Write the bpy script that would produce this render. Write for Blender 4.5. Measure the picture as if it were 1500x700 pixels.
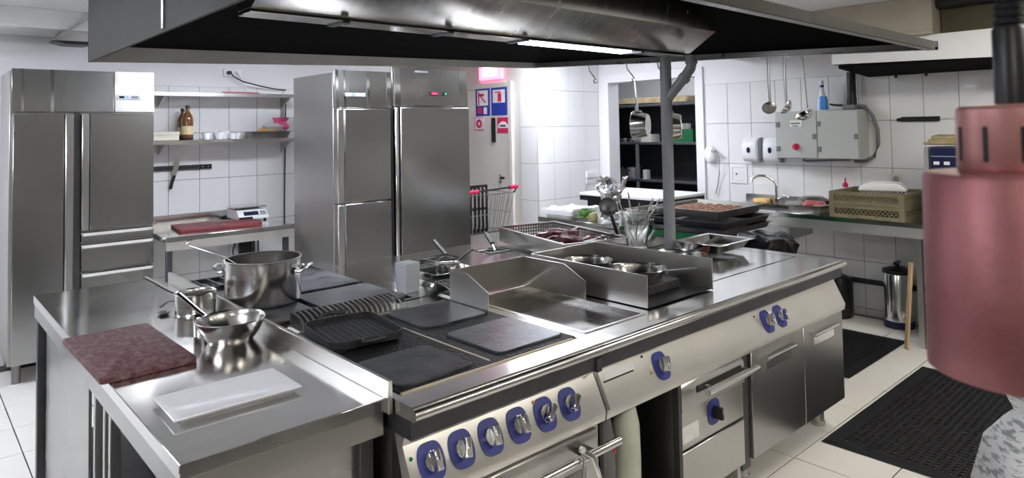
import bpy, bmesh, math, random
from mathutils import Vector, Matrix, noise
random.seed(7)
PI = math.pi
for o in list(bpy.data.objects): bpy.data.objects.remove(o)
S = bpy.context.scene
COL = S.collection

# ------------------------------------------------------------------ camera
FPX, YAW, PITCH, ROLL = 993.0, .735, .038, -.018
cam = bpy.data.cameras.new('camera'); camo = bpy.data.objects.new('camera', cam); COL.objects.link(camo)
fw = Vector((math.sin(YAW)*math.cos(PITCH), math.cos(YAW)*math.cos(PITCH), math.sin(PITCH)))
rt = Vector((math.cos(YAW), -math.sin(YAW), 0)); up = rt.cross(fw)
r2 = math.cos(ROLL)*rt + math.sin(ROLL)*up; u2 = -math.sin(ROLL)*rt + math.cos(ROLL)*up
M = Matrix((r2, u2, -fw)).transposed().to_4x4(); M.translation = Vector((0, 0, 1.65))
camo.matrix_world = M
cam.sensor_width = 36; cam.sensor_fit = 'HORIZONTAL'; cam.lens = FPX*36/1500
cam.shift_y = -200/1500; cam.clip_start = .05; cam.clip_end = 60
cam.dof.use_dof = True; cam.dof.focus_distance = 3.0; cam.dof.aperture_fstop = 4.5
S.camera = camo
# ------------------------------------------------------------------ world and exposure
w = bpy.data.worlds.new('world'); S.world = w; w.use_nodes = True
w.node_tree.nodes['Background'].inputs[0].default_value = (.8, .85, 1, 1)
w.node_tree.nodes['Background'].inputs[1].default_value = .15
S.view_settings.view_transform = 'Standard'; S.view_settings.look = 'None'
S.view_settings.gamma = 1; S.view_settings.use_curve_mapping = False
S.view_settings.exposure = 1.5
LIGHT = 11.0     # ceiling luminaire strength
HOODLIGHT = 9.0  # fluorescent tubes inside the hood

# ------------------------------------------------------------------ materials
MATS = {}
def mat(name, col=(.8, .8, .8), rough=.5, metal=0., var=0., vscale=6., stretch=(1, 1, 1), rvar=0., bump=0., bscale=40.,
        emit=None, estr=0., trans=0., ior=1.45, alpha=1., coat=0., col2=None, detail=4., lo=.22, hi=.78, aniso=0., spec=None):
    m = bpy.data.materials.new(name); m.use_nodes = True; nt = m.node_tree; N = nt.nodes; L = nt.links
    b = N['Principled BSDF']
    b.inputs['Base Color'].default_value = (*col, 1); b.inputs['Roughness'].default_value = rough
    b.inputs['Metallic'].default_value = metal; b.inputs['IOR'].default_value = ior
    b.inputs['Transmission Weight'].default_value = trans; b.inputs['Alpha'].default_value = alpha
    b.inputs['Coat Weight'].default_value = coat
    if spec is not None: b.inputs['Specular IOR Level'].default_value = spec
    if aniso: b.inputs['Anisotropic'].default_value = aniso
    if emit: b.inputs['Emission Color'].default_value = (*emit, 1); b.inputs['Emission Strength'].default_value = estr
    if var or rvar or bump or col2:
        tc = N.new('ShaderNodeTexCoord'); mp = N.new('ShaderNodeMapping'); L.new(tc.outputs['Object'], mp.inputs[0])
        mp.inputs['Scale'].default_value = stretch
        nz = N.new('ShaderNodeTexNoise'); L.new(mp.outputs[0], nz.inputs['Vector'])
        nz.inputs['Scale'].default_value = vscale; nz.inputs['Detail'].default_value = detail
        if var or col2:
            cr = N.new('ShaderNodeValToRGB'); L.new(nz.outputs[0], cr.inputs[0])
            c2 = col2 if col2 else tuple(min(1, c*(1+var)) for c in col)
            c1 = col if col2 else tuple(c*(1-var) for c in col)
            cr.color_ramp.elements[0].color = (*c1, 1); cr.color_ramp.elements[1].color = (*c2, 1)
            cr.color_ramp.elements[0].position = lo; cr.color_ramp.elements[1].position = hi
            L.new(cr.outputs[0], b.inputs['Base Color'])
        if rvar:
            mr = N.new('ShaderNodeMapRange'); L.new(nz.outputs[0], mr.inputs[0])
            mr.inputs[1].default_value = .15; mr.inputs[2].default_value = .85
            mr.inputs[3].default_value = max(.02, rough-rvar); mr.inputs[4].default_value = min(1, rough+rvar)
            L.new(mr.outputs[0], b.inputs['Roughness'])
        if bump:
            n2 = N.new('ShaderNodeTexNoise'); L.new(mp.outputs[0], n2.inputs['Vector']); n2.inputs['Scale'].default_value = bscale
            n2.inputs['Detail'].default_value = 3
            bp = N.new('ShaderNodeBump'); bp.inputs['Strength'].default_value = bump; bp.inputs['Distance'].default_value = .01
            L.new(n2.outputs[0], bp.inputs['Height']); L.new(bp.outputs[0], b.inputs['Normal'])
    MATS[name] = m
    return m
mat('steel', (.56, .555, .54), .30, 1, var=.04, vscale=4, stretch=(1, 1, .5), rvar=.05, bump=.02, bscale=9)
mat('steel_top', (.70, .695, .675), .135, 1, var=.08, vscale=5, rvar=.05, bump=.045, bscale=6)
mat('steel_fridge_and_shade', (.40, .395, .385), .27, 1, var=.06, vscale=1.6, stretch=(1, 1, .6), rvar=.035, bump=.015, bscale=5, detail=2)  # fridge fronts; also stands in for shade on doors and table sides
mat('steel_fridge_side', (.50, .49, .48), .38, 1, var=.08, vscale=3, rvar=.05)
mat('steel_panel', (.82, .80, .75), .38, 1, var=.05, vscale=5, rvar=.05)
mat('steel_bright', (.78, .78, .77), .16, 1, var=.05, vscale=8, rvar=.04)
mat('steel_pot', (.66, .65, .63), .2, 1, var=.06, vscale=20, stretch=(.3, .3, 6), rvar=.06)
mat('chrome', (.85, .85, .85), .08, 1)
mat('steel_old', (.33, .32, .30), .42, 1, var=.25, vscale=7, rvar=.1)
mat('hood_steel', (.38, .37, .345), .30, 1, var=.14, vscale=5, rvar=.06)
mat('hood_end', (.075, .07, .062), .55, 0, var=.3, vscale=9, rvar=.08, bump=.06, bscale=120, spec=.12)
mat('duct_beige', (.40, .36, .29), .6, var=.08, vscale=4)
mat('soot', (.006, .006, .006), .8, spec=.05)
mat('plenum_steel', (.50, .49, .47), .24, 1, var=.12, vscale=5, stretch=(5, 1, 1), rvar=.06, bump=.02, bscale=12)
mat('hood_lining', (.80, .79, .75), .7, 1, var=.08, vscale=5)
mat('hood_lamp', (.9, .92, 1), .5, emit=(.86, .88, 1), estr=HOODLIGHT)
mat('dining_wall', (.21, .20, .185), .7, var=.1)
mat('guard_steel', (.56, .545, .51), .36, 1, var=.06, vscale=6, rvar=.06)
mat('guard_steel', (.55, .535, .50), .36, 1, var=.06, vscale=6, rvar=.06)
mat('hood_inner', (.30, .295, .29), .3, 1, var=.15, vscale=3, rvar=.07)
mat('dark_steel', (.10, .10, .105), .4, .8, var=.2, vscale=8)
mat('cast_iron', (.045, .045, .05), .45, .3, var=.5, vscale=14, rvar=.15, bump=.25, bscale=60)
mat('hotplate', (.022, .023, .027), .34, .5, col2=(.20, .205, .225), vscale=9, rvar=.12, bump=.14, bscale=45, lo=.3, hi=.8, detail=7)
mat('crust', (.008, .008, .008), .55, 0, var=.6, vscale=40, bump=.9, bscale=70)
mat('griddle', (.018, .015, .013), .28, .5, col2=(.07, .055, .045), vscale=5, rvar=.12, bump=.08, bscale=20)
mat('black_metal', (.018, .018, .02), .42, .2, var=.3, vscale=9)
mat('black_plastic', (.012, .012, .013), .38, 0, var=.2, vscale=12)
mat('black_rubber', (.009, .009, .011), .6, 0, var=.3, vscale=9, bump=.2, bscale=50, spec=.25)
mat('black_bag', (.008, .008, .01), .25, 0, bump=.5, bscale=16)
mat('white_plastic', (.82, .83, .84), .32, 0, var=.02, vscale=6)
mat('grey_plastic', (.30, .32, .36), .4, 0, var=.05)
mat('grey_paint', (.20, .205, .215), .5, .0, var=.08, vscale=6)
mat('pole_paint', (.23, .235, .25), .48, .1, var=.10, vscale=9)
mat('box_grey', (.50, .52, .50), .45, .1, var=.04, vscale=4)
mat('wall_paint', (.80, .80, .81), .6, 0, var=.02, vscale=2)
mat('wall_beige', (.70, .665, .62), .6, 0, var=.03, vscale=2)
mat('grout', (.26, .26, .26), .85, 0, var=.1, vscale=30)
mat('floor_grout', (.05, .048, .045), .85, 0, var=.3, vscale=20)
mat('wall_tile', (.80, .80, .80), .12, 0, var=.02, vscale=3, coat=.2)
mat('floor_tile', (.71, .69, .65), .24, 0, var=.015, vscale=4, rvar=.05)
mat('ceiling_paint', (.74, .74, .73), .7, 0, var=.03, vscale=2)
mat('lamp_glow', (.9, .95, 1), .5, 0, emit=(.86, .90, 1), estr=LIGHT*1.65)
mat('lamp_dim', (.9, .95, 1), .5, 0, emit=(.86, .90, 1), estr=LIGHT*.55)
mat('lamp_warm', (1, .97, .9), .5, 0, emit=(1, .955, .87), estr=LIGHT)
mat('blue_plate', (.035, .045, .24), .38, 0, var=.15, vscale=10)
mat('blue_dark', (.012, .016, .065), .25, 0)
mat('blue_sign', (.02, .05, .38), .4, 0)
mat('sign_white', (.85, .83, .84), .45)
mat('sign_red', (.62, .02, .10), .4)
mat('sign_dark', (.03, .03, .04), .4)
mat('exit_glow', (1, .35, .5), .4, emit=(1, .12, .32), estr=1.6)
mat('exit_white', (1, .9, .9), .4, emit=(1, .72, .75), estr=3)
mat('led_red', (.6, .02, .05), .3, emit=(1, .05, .15), estr=.8)
mat('led_green', (.02, .5, .1), .3, emit=(.05, .9, .3), estr=.8)
mat('led_blue', (.02, .08, .6), .3, emit=(.1, .25, 1), estr=.8)
mat('lens_green', (.01, .20, .07), .2); mat('lens_amber', (.55, .22, .07), .3)
mat('maroon_board', (.115, .04, .043), .5, 0, col2=(.36, .25, .25), vscale=48, stretch=(1, .6, 1), bump=.15, bscale=60, lo=.42, hi=.95, detail=8)
mat('red_board', (.16, .03, .035), .5, 0, var=.25, vscale=12)
mat('porcelain', (.86, .86, .88), .12, 0, coat=.3)
mat('copper', (.23, .075, .08), .48, .75, col2=(.46, .21, .21), vscale=6, rvar=.08, bump=.06, bscale=110, lo=.28, hi=.75, detail=8)
mat('copper_cap', (.58, .28, .27), .4, .75, var=.2, vscale=6, rvar=.08)
mat('glass_brown', (.20, .075, .02), .1, 0, coat=.5, var=.3, vscale=10)
mat('glass_clear', (.93, .95, .95), .04, 0, trans=.95, ior=1.45)
mat('plastic_clear', (.88, .90, .93), .18, 0, trans=.6, ior=1.3, bump=.25, bscale=14)
mat('bag_film', (.80, .80, .82), .22, 0, trans=.35, ior=1.2, bump=.8, bscale=18)
mat('paper_label', (.72, .60, .36), .6, 0, var=.1)
mat('white_label', (.80, .79, .76), .5, 0, var=.1, vscale=30)
mat('cream_box', (.72, .68, .58), .6, 0, var=.05)
mat('pink_film', (.72, .10, .25), .35, 0, bump=.4, bscale=20)
mat('pink_red', (.55, .12, .10), .5)
mat('cart_red', (.72, .015, .10), .35)
mat('wire', (.60, .60, .60), .25, 1)
mat('foil', (.78, .78, .79), .22, 1, bump=.3, bscale=14)
mat('meat', (.035, .004, .008), .4, 0, col2=(.15, .028, .03), vscale=30, bump=.4, bscale=40)
mat('raw_meat', (.50, .05, .07), .35, 0, col2=(.72, .32, .30), vscale=20, bump=.4, bscale=30)
mat('patty', (.20, .085, .05), .55, 0, col2=(.33, .17, .10), vscale=25, bump=.5, bscale=60)
mat('herb', (.05, .16, .015), .5, 0, col2=(.14, .30, .04), vscale=30)
mat('herb_root', (.42, .38, .20), .5, 0, var=.2, vscale=20)
mat('bread', (.55, .33, .12), .6, 0, var=.2)
mat('sponge', (.75, .50, .20), .7, 0, var=.1)
mat('green_crate', (.012, .14, .05), .4, 0, var=.2)
mat('rack_plastic', (.20, .175, .10), .5, 0, var=.2, vscale=9)
mat('cloth_brown', (.34, .27, .15), .8, 0, var=.35, vscale=14, bump=.4, bscale=40)
mat('white_cloth', (.84, .84, .84), .6, 0, var=.02, bump=.15, bscale=14)
mat('wood', (.46, .31, .17), .6, 0, var=.25, vscale=6, stretch=(6, 6, .7))
mat('blue_liquid', (.06, .26, .72), .25)
mat('white_trans', (.78, .82, .90), .25)
mat('bag_print', (.30, .31, .33), .55, 0, col2=(.72, .73, .75), vscale=38, stretch=(.6, .6, 2), bump=.5, bscale=9, lo=.4, hi=.5)
mat('sheath', (.55, .57, .47), .5, 0, var=.2, vscale=5, bump=.3, bscale=8)
mat('grey_sheath', (.13, .13, .13), .5, 0, var=.3, vscale=7)
mat('egg', (.70, .48, .16), .5, 0, var=.3, vscale=14)
mat('shelf_dark', (.10, .104, .115), .45, .4, var=.2)
mat('shelf_olive', (.075, .065, .035), .6, 0, var=.2)
mat('wax', (.62, .55, .42), .5)

# ------------------------------------------------------------------ mesh helpers
class MB:
    def __init__(s): s.v = []; s.f = []
    def add(s, vs, fs):
        n = len(s.v); s.v += [tuple(x) for x in vs]; s.f += [tuple(i+n for i in f) for f in fs]; return s
    def box(s, x0, x1, y0, y1, z0, z1):
        x0, x1 = min(x0, x1), max(x0, x1); y0, y1 = min(y0, y1), max(y0, y1); z0, z1 = min(z0, z1), max(z0, z1)
        return s.add([(x0,y0,z0),(x1,y0,z0),(x1,y1,z0),(x0,y1,z0),(x0,y0,z1),(x1,y0,z1),(x1,y1,z1),(x0,y1,z1)],
                     [(0,3,2,1),(4,5,6,7),(0,1,5,4),(1,2,6,5),(2,3,7,6),(3,0,4,7)])
    def prism(s, poly, axis, a, b):
        # poly: 2D points; axis x: (y,z) points, axis y: (x,z), axis z: (x,y)
        n = len(poly)
        def P(p, t): return (t, p[0], p[1]) if axis == 'x' else (p[0], t, p[1]) if axis == 'y' else (p[0], p[1], t)
        vs = [P(p, a) for p in poly]+[P(p, b) for p in poly]
        fs = [tuple(range(n))[::-1], tuple(range(n, 2*n))]+[(i, (i+1) % n, n+(i+1) % n, n+i) for i in range(n)]
        return s.add(vs, fs)
    def cyl(s, p0, p1, r0, r1=None, n=20, caps=True):
        r1 = r0 if r1 is None else r1
        p0, p1 = Vector(p0), Vector(p1); t = (p1-p0).normalized()
        a = t.orthogonal().normalized(); b = t.cross(a)
        vs = []
        for p, r in ((p0, r0), (p1, r1)):
            for i in range(n):
                q = 2*PI*i/n; vs.append(p+a*math.cos(q)*r+b*math.sin(q)*r)
        fs = [(i, (i+1) % n, n+(i+1) % n, n+i) for i in range(n)]
        if caps: fs += [tuple(range(n))[::-1], tuple(range(n, 2*n))]
        return s.add(vs, fs)
    def sweep(s, path, prof, upv=(0, 0, 1), closed=False, scale=None):
        P = [Vector(p) for p in path]; n = len(prof); m = len(P); upv = Vector(upv); vs = []; prev = None
        for i, p in enumerate(P):
            if closed: t = (P[(i+1) % m]-P[i-1])
            else: t = (P[min(i+1, m-1)]-P[max(i-1, 0)])
            t.normalize()
            u = upv if abs(t.dot(upv)) < .97 else (prev if prev is not None else t.orthogonal())
            sd = u.cross(t).normalized(); nn = t.cross(sd); prev = nn
            k = scale[i] if scale else 1
            for a, b in prof: vs.append(p+sd*a*k+nn*b*k)
        fs = []
        for i in range(m if closed else m-1):
            for j in range(n):
                a = i*n+j; b = i*n+(j+1) % n; c = ((i+1) % m)*n+(j+1) % n; d = ((i+1) % m)*n+j
                fs.append((a, b, c, d))
        if not closed: fs += [tuple(range(n))[::-1], tuple(range((m-1)*n, m*n))]
        return s.add(vs, fs)
    def tube(s, path, r, n=8, closed=False, upv=(0, 0, 1), scale=None):
        return s.sweep(path, [(r*math.cos(2*PI*i/n), r*math.sin(2*PI*i/n)) for i in range(n)], upv, closed, scale)
    def ribbon(s, path, wd, t, upv=(0, 0, 1), scale=None):
        a, b = wd/2, t/2
        return s.sweep(path, [(-a,-b*.4),(-a*.7,-b),(a*.7,-b),(a,-b*.4),(a,b*.4),(a*.7,b),(-a*.7,b),(-a,b*.4)], upv, False, scale)
    def lathe(s, prof, c=(0, 0, 0), n=32, sx=1, sy=1):
        c = Vector(c); vs = []; fs = []; idx = []
        for r, z in prof:
            if r < 1e-6: idx.append([len(vs)]); vs.append(c+Vector((0, 0, z)))
            else:
                idx.append(list(range(len(vs), len(vs)+n)))
                for i in range(n): vs.append(c+Vector((r*math.cos(2*PI*i/n)*sx, r*math.sin(2*PI*i/n)*sy, z)))
        for A, B in zip(idx, idx[1:]):
            for i in range(n):
                j = (i+1) % n
                if len(A) == 1 and len(B) == 1: continue
                if len(A) == 1: fs.append((A[0], B[j], B[i]))
                elif len(B) == 1: fs.append((A[i], A[j], B[0]))
                else: fs.append((A[i], A[j], B[j], B[i]))
        return s.add(vs, fs)
    def rrect(s, x0, x1, y0, y1, z0, z1, r, k=4):
        pts = []
        for cx, cy, a0 in ((x1-r, y0+r, -PI/2), (x1-r, y1-r, 0), (x0+r, y1-r, PI/2), (x0+r, y0+r, PI)):
            for i in range(k+1):
                a = a0+PI/2*i/k; pts.append((cx+r*math.cos(a), cy+r*math.sin(a)))
        return s.prism(pts, 'z', z0, z1)
    def xf(s, m): s.v = [tuple(m @ Vector(p)) for p in s.v]; return s
    def move(s, d): s.v = [(p[0]+d[0], p[1]+d[1], p[2]+d[2]) for p in s.v]; return s

def link(name, me, parent=None):
    o = bpy.data.objects.new(name, me); COL.objects.link(o)
    if parent is not None: o.parent = parent
    return o
def wloc(o):
    v = Vector(o.location)
    while o.parent: o = o.parent; v = v+Vector(o.location)
    return v
def mesh(name, mb, m, bevel=0, seg=1, sub=0):
    me = bpy.data.meshes.new(name); me.from_pydata(mb.v, [], mb.f)
    bm = bmesh.new(); bm.from_mesh(me)
    bmesh.ops.recalc_face_normals(bm, faces=bm.faces)
    if bevel:
        es = [e for e in bm.edges if len(e.link_faces) == 2 and e.calc_face_angle(0) > .6]
        bmesh.ops.bevel(bm, geom=es, offset=bevel, offset_type='OFFSET', segments=seg, profile=.5, affect='EDGES', clamp_overlap=True)
    bm.to_mesh(me); bm.free()
    me.polygons.foreach_set('use_smooth', [True]*len(me.polygons)); me.set_sharp_from_angle(angle=math.radians(38))
    me.materials.append(MATS[m]); me.update()
    return me
def obj(name, mb, m, parent=None, bevel=0, seg=1, local=False, label=None):
    # geometry in world coordinates (local=True: in the parent's frame)
    if parent is not None and not local: mb.move(-wloc(parent))
    o = link(name, mesh(name, mb, m, bevel, seg), parent)
    if label: o['label'] = label
    return o
def solo(name, mb, m, label, cat, base=None, group=None, bevel=0, seg=1):
    # a thing that is one mesh, its origin at its base
    if base is None:
        xs = [p[0] for p in mb.v]; ys = [p[1] for p in mb.v]; zs = [p[2] for p in mb.v]
        base = ((min(xs)+max(xs))/2, (min(ys)+max(ys))/2, min(zs))
    mb.move(-Vector(base)); o = link(name, mesh(name, mb, m, bevel, seg)); o.location = base
    o['label'] = label; o['category'] = cat
    if group: o['group'] = group
    return o
def thing(name, label, cat, loc=(0, 0, 0), rz=0, group=None):
    o = bpy.data.objects.new(name, None); COL.objects.link(o); o.empty_display_size = .1
    o.location = loc; o.rotation_euler = (0, 0, rz); o['label'] = label; o['category'] = cat
    if group: o['group'] = group
    return o
def struct(name, mb, m, bevel=0):
    o = link(name, mesh(name, mb, m, bevel)); o['kind'] = 'structure'; return o
def copy_tree(o, parent=None):
    c = o.copy(); COL.objects.link(c); c.parent = parent
    for ch in list(o.children): copy_tree(ch, c)
    return c
def holed(mb, x0, x1, y0, y1, z0, z1, holes):
    xs = sorted({x0, x1, *[h[0] for h in holes], *[h[1] for h in holes]}); ys = sorted({y0, y1, *[h[2] for h in holes], *[h[3] for h in holes]})
    for a, b in zip(xs, xs[1:]):
        for c, d in zip(ys, ys[1:]):
            if any(h[0]-1e-6 <= a and b <= h[1]+1e-6 and h[2]-1e-6 <= c and d <= h[3]+1e-6 for h in holes): continue
            mb.box(a, b, c, d, z0, z1)
    return mb
def crumple(mb, amt, sc, seed=0):
    out = []
    for p in mb.v:
        q = Vector(p)*sc+Vector((seed, seed*1.7, seed*.3)); n = noise.noise_vector(q)
        out.append((p[0]+n.x*amt, p[1]+n.y*amt, p[2]+n.z*amt*.7))
    mb.v = out; return mb
def arc(c, r, a0, a1, n, f):
    return [f(c[0]+r*math.cos(a0+(a1-a0)*i/n), c[1]+r*math.sin(a0+(a1-a0)*i/n)) for i in range(n+1)]

# ================================================================== THE SETTING
CZ = 2.55
flo = struct('floor', MB().box(-2.4, 8.4, -2.2, 7.6, -.12, -.006), 'floor_grout')
tme = mesh('floor_tile', MB().box(-.1972, .1972, -.1972, .1972, -.006, 0), 'floor_tile', .0015)
for i in range(18):
    for j in range(15):
        x = -.9+.4*i; y = .22+.4*j
        if y > 6.15 or x > 6.1: continue
        if 1.3 < x < 3.4 and 2.2 < y < 3.4: continue
        o = link('tile', tme, flo); o.location = (x, y, 0)
cei = struct('ceiling', MB().box(-2.4, 8.4, -2.2, 7.6, CZ, CZ+.1), 'ceiling_paint')
wb = struct('wall_back', MB().box(-2.4, 3.9, 6.2, 6.35, -.006, CZ), 'wall_paint')
struct('wall_left', MB().box(-2.5, -2.4, -2.2, 6.35, -.006, CZ), 'dining_wall')
struct('wall_front', MB().box(-2.4, 8.4, -2.3, -2.2, -.006, CZ), 'dining_wall')
struct('wall_corridor_left', MB().box(3.9, 4.0, 6.35, 7.6, -.006, CZ), 'wall_beige')
struct('wall_corridor_back', MB().box(3.9, 8.4, 7.6, 7.7, -.006, CZ), 'wall_beige')
wp = struct('wall_pillar', MB().box(5.12, 6.15, 5.27, 7.6, -.006, CZ), 'wall_beige')
wr = struct('wall_right', MB().box(6.15, 6.30, -2.2, 3.93, -.006, CZ).box(6.15, 6.30, 5.12, 7.6, -.006, CZ).box(6.15, 6.30, 3.93, 5.12, 2.17, CZ), 'wall_paint')
struct('wall_storage_back', MB().box(8.0, 8.1, 2.2, 7.6, -.006, CZ), 'wall_paint')
struct('wall_storage_side', MB().box(6.3, 8.0, 2.9, 3.0, -.006, CZ), 'wall_paint')
# wall tiles, each a piece of its wall (25 x 40 cm)
TT = .007
def grout(wall, *b): obj('grout_bed', MB().box(*b), 'grout', wall)
grout(wb, 1.436, 2.936, 6.1975, 6.2, .06, 2.06); grout(wr, 6.1475, 6.15, 1.083, 3.838, 0, 2.06); grout(wp, 5.124, 6.124, 5.2675, 5.27, .06, 2.46); grout(wp, 5.1175, 5.12, 5.275, 5.524, .46, 2.06)
tY = mesh('wall_tile_flat', MB().box(-.1228, .1228, -TT, -.0026, -.1978, .1978), 'wall_tile', .001)     # on walls facing -Y
tX = mesh('wall_tile_side', MB().box(-TT, -.0026, -.1228, .1228, -.1978, .1978), 'wall_tile', .001)     # on walls facing -X
rows = [2.06-.2-.4*k for k in range(5)]
for z in rows:
    for k in range(6):
        o = link('tile', tY, wb); o.location = (1.56+.25*k, 6.2, z)
    for k in range(11):
        o = link('tile', tX, wr); o.location = (6.15, 3.71-.25*k, z)
    for k in range(4):
        o = link('tile', tY, wp); o.location = (5.25+.25*k, 5.27, z)
for z in rows[:4]:
    o = link('tile', tX, wp); o.location = (5.12, 5.40, z)
tsm = mesh('wall_tile_low', MB().box(-TT, -.0026, -.1228, .1228, -.027, .027), 'wall_tile', .001)
for k in range(11):
    o = link('tile', tsm, wr); o.location = (6.15, 3.71-.25*k, .03)
# upper tile row on the bright pillar face
for k in range(4):
    o = link('tile', tY, wp); o.location = (5.25+.25*k, 5.27, 2.26)
# grout sheets behind the tiles
struct('trim_1', MB().box(6.125, 6.32, 3.85, 3.945, 0, 2.25).box(6.125, 6.32, 5.105, 5.20, 0, 2.25).box(6.125, 6.32, 3.945, 5.105, 2.155, 2.25), 'wall_paint', .004)
struct('trim_2', MB().box(-2.4, 3.0, 5.72, 6.2, 2.41, CZ), 'ceiling_paint', .004)
# door with fire signs on the pillar wall
d1 = struct('door_1', MB().box(5.095, 5.12, 5.70, 6.45, .0, 2.12), 'wall_beige', .003)
obj('door_frame', MB().box(5.085, 5.12, 5.64, 5.70, 0, 2.18).box(5.085, 5.12, 6.45, 6.51, 0, 2.18).box(5.085, 5.12, 5.70, 6.45, 2.12, 2.18), 'wall_beige', d1, .003)
hb = obj('lock_plate', MB().box(5.085, 5.095, 5.83, 5.865, 1.02, 1.13), 'steel_bright', d1, .002)
obj('handle', MB().cyl((5.085, 5.80, 1.09), (5.05, 5.80, 1.09), .016, n=12).box(5.045, 5.057, 5.74, 5.81, 1.08, 1.10), 'black_metal', d1)
obj('keyhole', MB().cyl((5.085, 5.847, 1.045), (5.08, 5.847, 1.045), .012, n=12), 'black_metal', d1)
obj('door_strip', MB().box(5.085, 5.095, 5.925, 5.99, 1.49, 1.775), 'black_plastic', d1)

def sign(name, y0, y1, z0, z1, m, label, x=5.0945):
    t = thing(name, label, 'sign', (x, (y0+y1)/2, z0)); obj('plate', MB().box(x-.004, x, y0, y1, z0, z1), m, t); return t
x = 5.0905
t = sign('fire_hose_sign', 6.02, 6.275, 1.80, 2.125, 'blue_sign', 'blue sign with red fire hose picture on the beige door')
obj('picture_panel', MB().box(x-.002, x, 6.05, 6.245, 1.92, 2.10), 'sign_white', t)
obj('hose_picture', MB().box(x-.004, x-.002, 6.205, 6.225, 1.925, 2.085).box(x-.004, x-.002, 6.12, 6.205, 2.03, 2.06).prism([(6.17, 2.03), (6.19, 2.03), (6.10, 1.95), (6.085, 1.965)], 'x', x-.004, x-.002), 'sign_red', t)
obj('text_panel', MB().box(x-.002, x, 6.07, 6.13, 1.82, 1.90), 'sign_white', t)
obj('red_panel', MB().box(x-.002, x, 6.16, 6.24, 1.83, 1.90), 'sign_red', t)
t = sign('extinguisher_sign', 5.72, 5.99, 1.80, 2.125, 'blue_sign', 'blue sign with red extinguisher picture on the beige door')
obj('picture_panel', MB().box(x-.002, x, 5.75, 5.96, 1.945, 2.095), 'sign_white', t)
obj('extinguisher_picture', MB().box(x-.004, x-.002, 5.81, 5.87, 1.955, 2.05).box(x-.004, x-.002, 5.825, 5.855, 2.05, 2.075).box(x-.004, x-.002, 5.86, 5.925, 2.06, 2.072), 'sign_red', t)
t = sign('fire_alarm_sign', 6.135, 6.30, 1.635, 1.785, 'sign_white', 'small pale sign with a red ring on the beige door')
obj('border', MB().box(x-.001, x, 6.135, 6.30, 1.635, 1.642).box(x-.001, x, 6.135, 6.30, 1.778, 1.785).box(x-.001, x, 6.135, 6.142, 1.635, 1.785).box(x-.001, x, 6.293, 6.30, 1.635, 1.785), 'sign_red', t)
obj('ring', MB().sweep(arc((6.217, 1.71), .037, 0, 2*PI, 23, lambda a, b: (x-.002, a, b))[:-1], [(-.016, -.001), (.016, -.001), (.016, .001), (-.016, .001)], (1, 0, 0), True), 'sign_red', t)
t = sign('phone_sign', 5.69, 5.89, 1.60, 1.775, 'sign_red', 'small red sign with a white telephone arch on the beige door')
obj('white_arch', MB().prism([(5.705, 1.655), (5.875, 1.655), (5.875, 1.685), (5.835, 1.72), (5.79, 1.733), (5.745, 1.72), (5.705, 1.685)], 'x', x-.002, x), 'sign_white', t)
obj('dark_handset', MB().prism([(5.73, 1.67), (5.85, 1.67), (5.83, 1.69), (5.75, 1.69)], 'x', x-.004, x-.002), 'sign_dark', t)
t = thing('exit_sign', 'glowing pink and white exit sign above the beige door', 'exit sign', (5.12, 6.0, 2.22))
obj('case', MB().box(5.085, 5.12, 5.80, 6.20, 2.22, 2.40), 'exit_glow', t, .004)
obj('lit_panel', MB().box(5.080, 5.085, 5.88, 6.12, 2.26, 2.37), 'exit_white', t)

# ceiling luminaires
def luminaire(x, y, rz, where, m='lamp_glow'):
    t = thing('ceiling_light', 'white ceiling light panel '+where, 'ceiling light', (x, y, CZ-.06), rz, 'ceiling lights')
    obj('housing', MB().box(-.63, .63, -.17, .17, .012, .06), 'white_plastic', t, .004, local=True)
    obj('diffuser', MB().box(-.60, .60, -.145, .145, 0, .012), m, t, .003, local=True)
luminaire(-.75, 5.0, 0, 'over the aisle by the double-door refrigerator')
luminaire(2.3, 4.35, 0, 'over the aisle behind the island hood')
luminaire(4.75, 4.55, PI/2, 'over the pillar by the store-room doorway')
luminaire(4.25, .75, PI/2, 'over the large black floor mat', 'lamp_warm')

luminaire(1.9, -.95, 0, 'over the aisle before the range front', 'lamp_warm')
luminaire(3.9, -1.3, 0, 'added out of view to brighten the control panels', 'lamp_warm')  # extra unseen panel, placed so its reflection brightens the control panels
luminaire(-.95, -1.0, 0, 'over the serving pass', 'lamp_warm')
luminaire(-1.35, 1.7, PI/2, 'added out of view to brighten the prep table')  # extra unseen panel, added for light on the plate and table
luminaire(7.0, 5.0, PI/2, 'inside the store room', 'lamp_dim')

# ================================================================== ISLAND HOOD
BL, BR, FR, FL = Vector((.70, 3.95, 2.02)), Vector((3.87, 3.95, 2.135)), Vector((3.87, 1.08, 2.005)), Vector((.70, 1.08, 2.02))
hd = thing('island_hood', 'large stainless extraction hood hanging over the cooking island', 'hood', (2.3, 2.5, 2.0))
def panel(name, A, B, C_, D, inn, m, th=.012):
    inn = Vector(inn)*th
    return obj(name, MB().add([A, B, C_, D, A+inn, B+inn, C_+inn, D+inn], [(0,1,2,3),(4,7,6,5),(0,4,5,1),(2,6,7,3),(1,5,6,2),(0,3,7,4)]), m, hd)
UP = lambda P, h: Vector((P.x, P.y, P.z+h))
TO = lambda P, z: Vector((P.x, P.y, z))
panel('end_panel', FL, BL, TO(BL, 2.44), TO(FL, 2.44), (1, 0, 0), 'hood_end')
panel('rim', BL, BR, UP(BR, .05), UP(BL, .09), (0, -1, 0), 'hood_lining')
panel('rim', BR, FR, UP(FR, .045), UP(BR, .05), (-1, 0, 0), 'hood_steel')
panel('rim', FR, FL, UP(FL, .04), UP(FR, .04), (0, 1, 0), 'hood_end')
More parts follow.
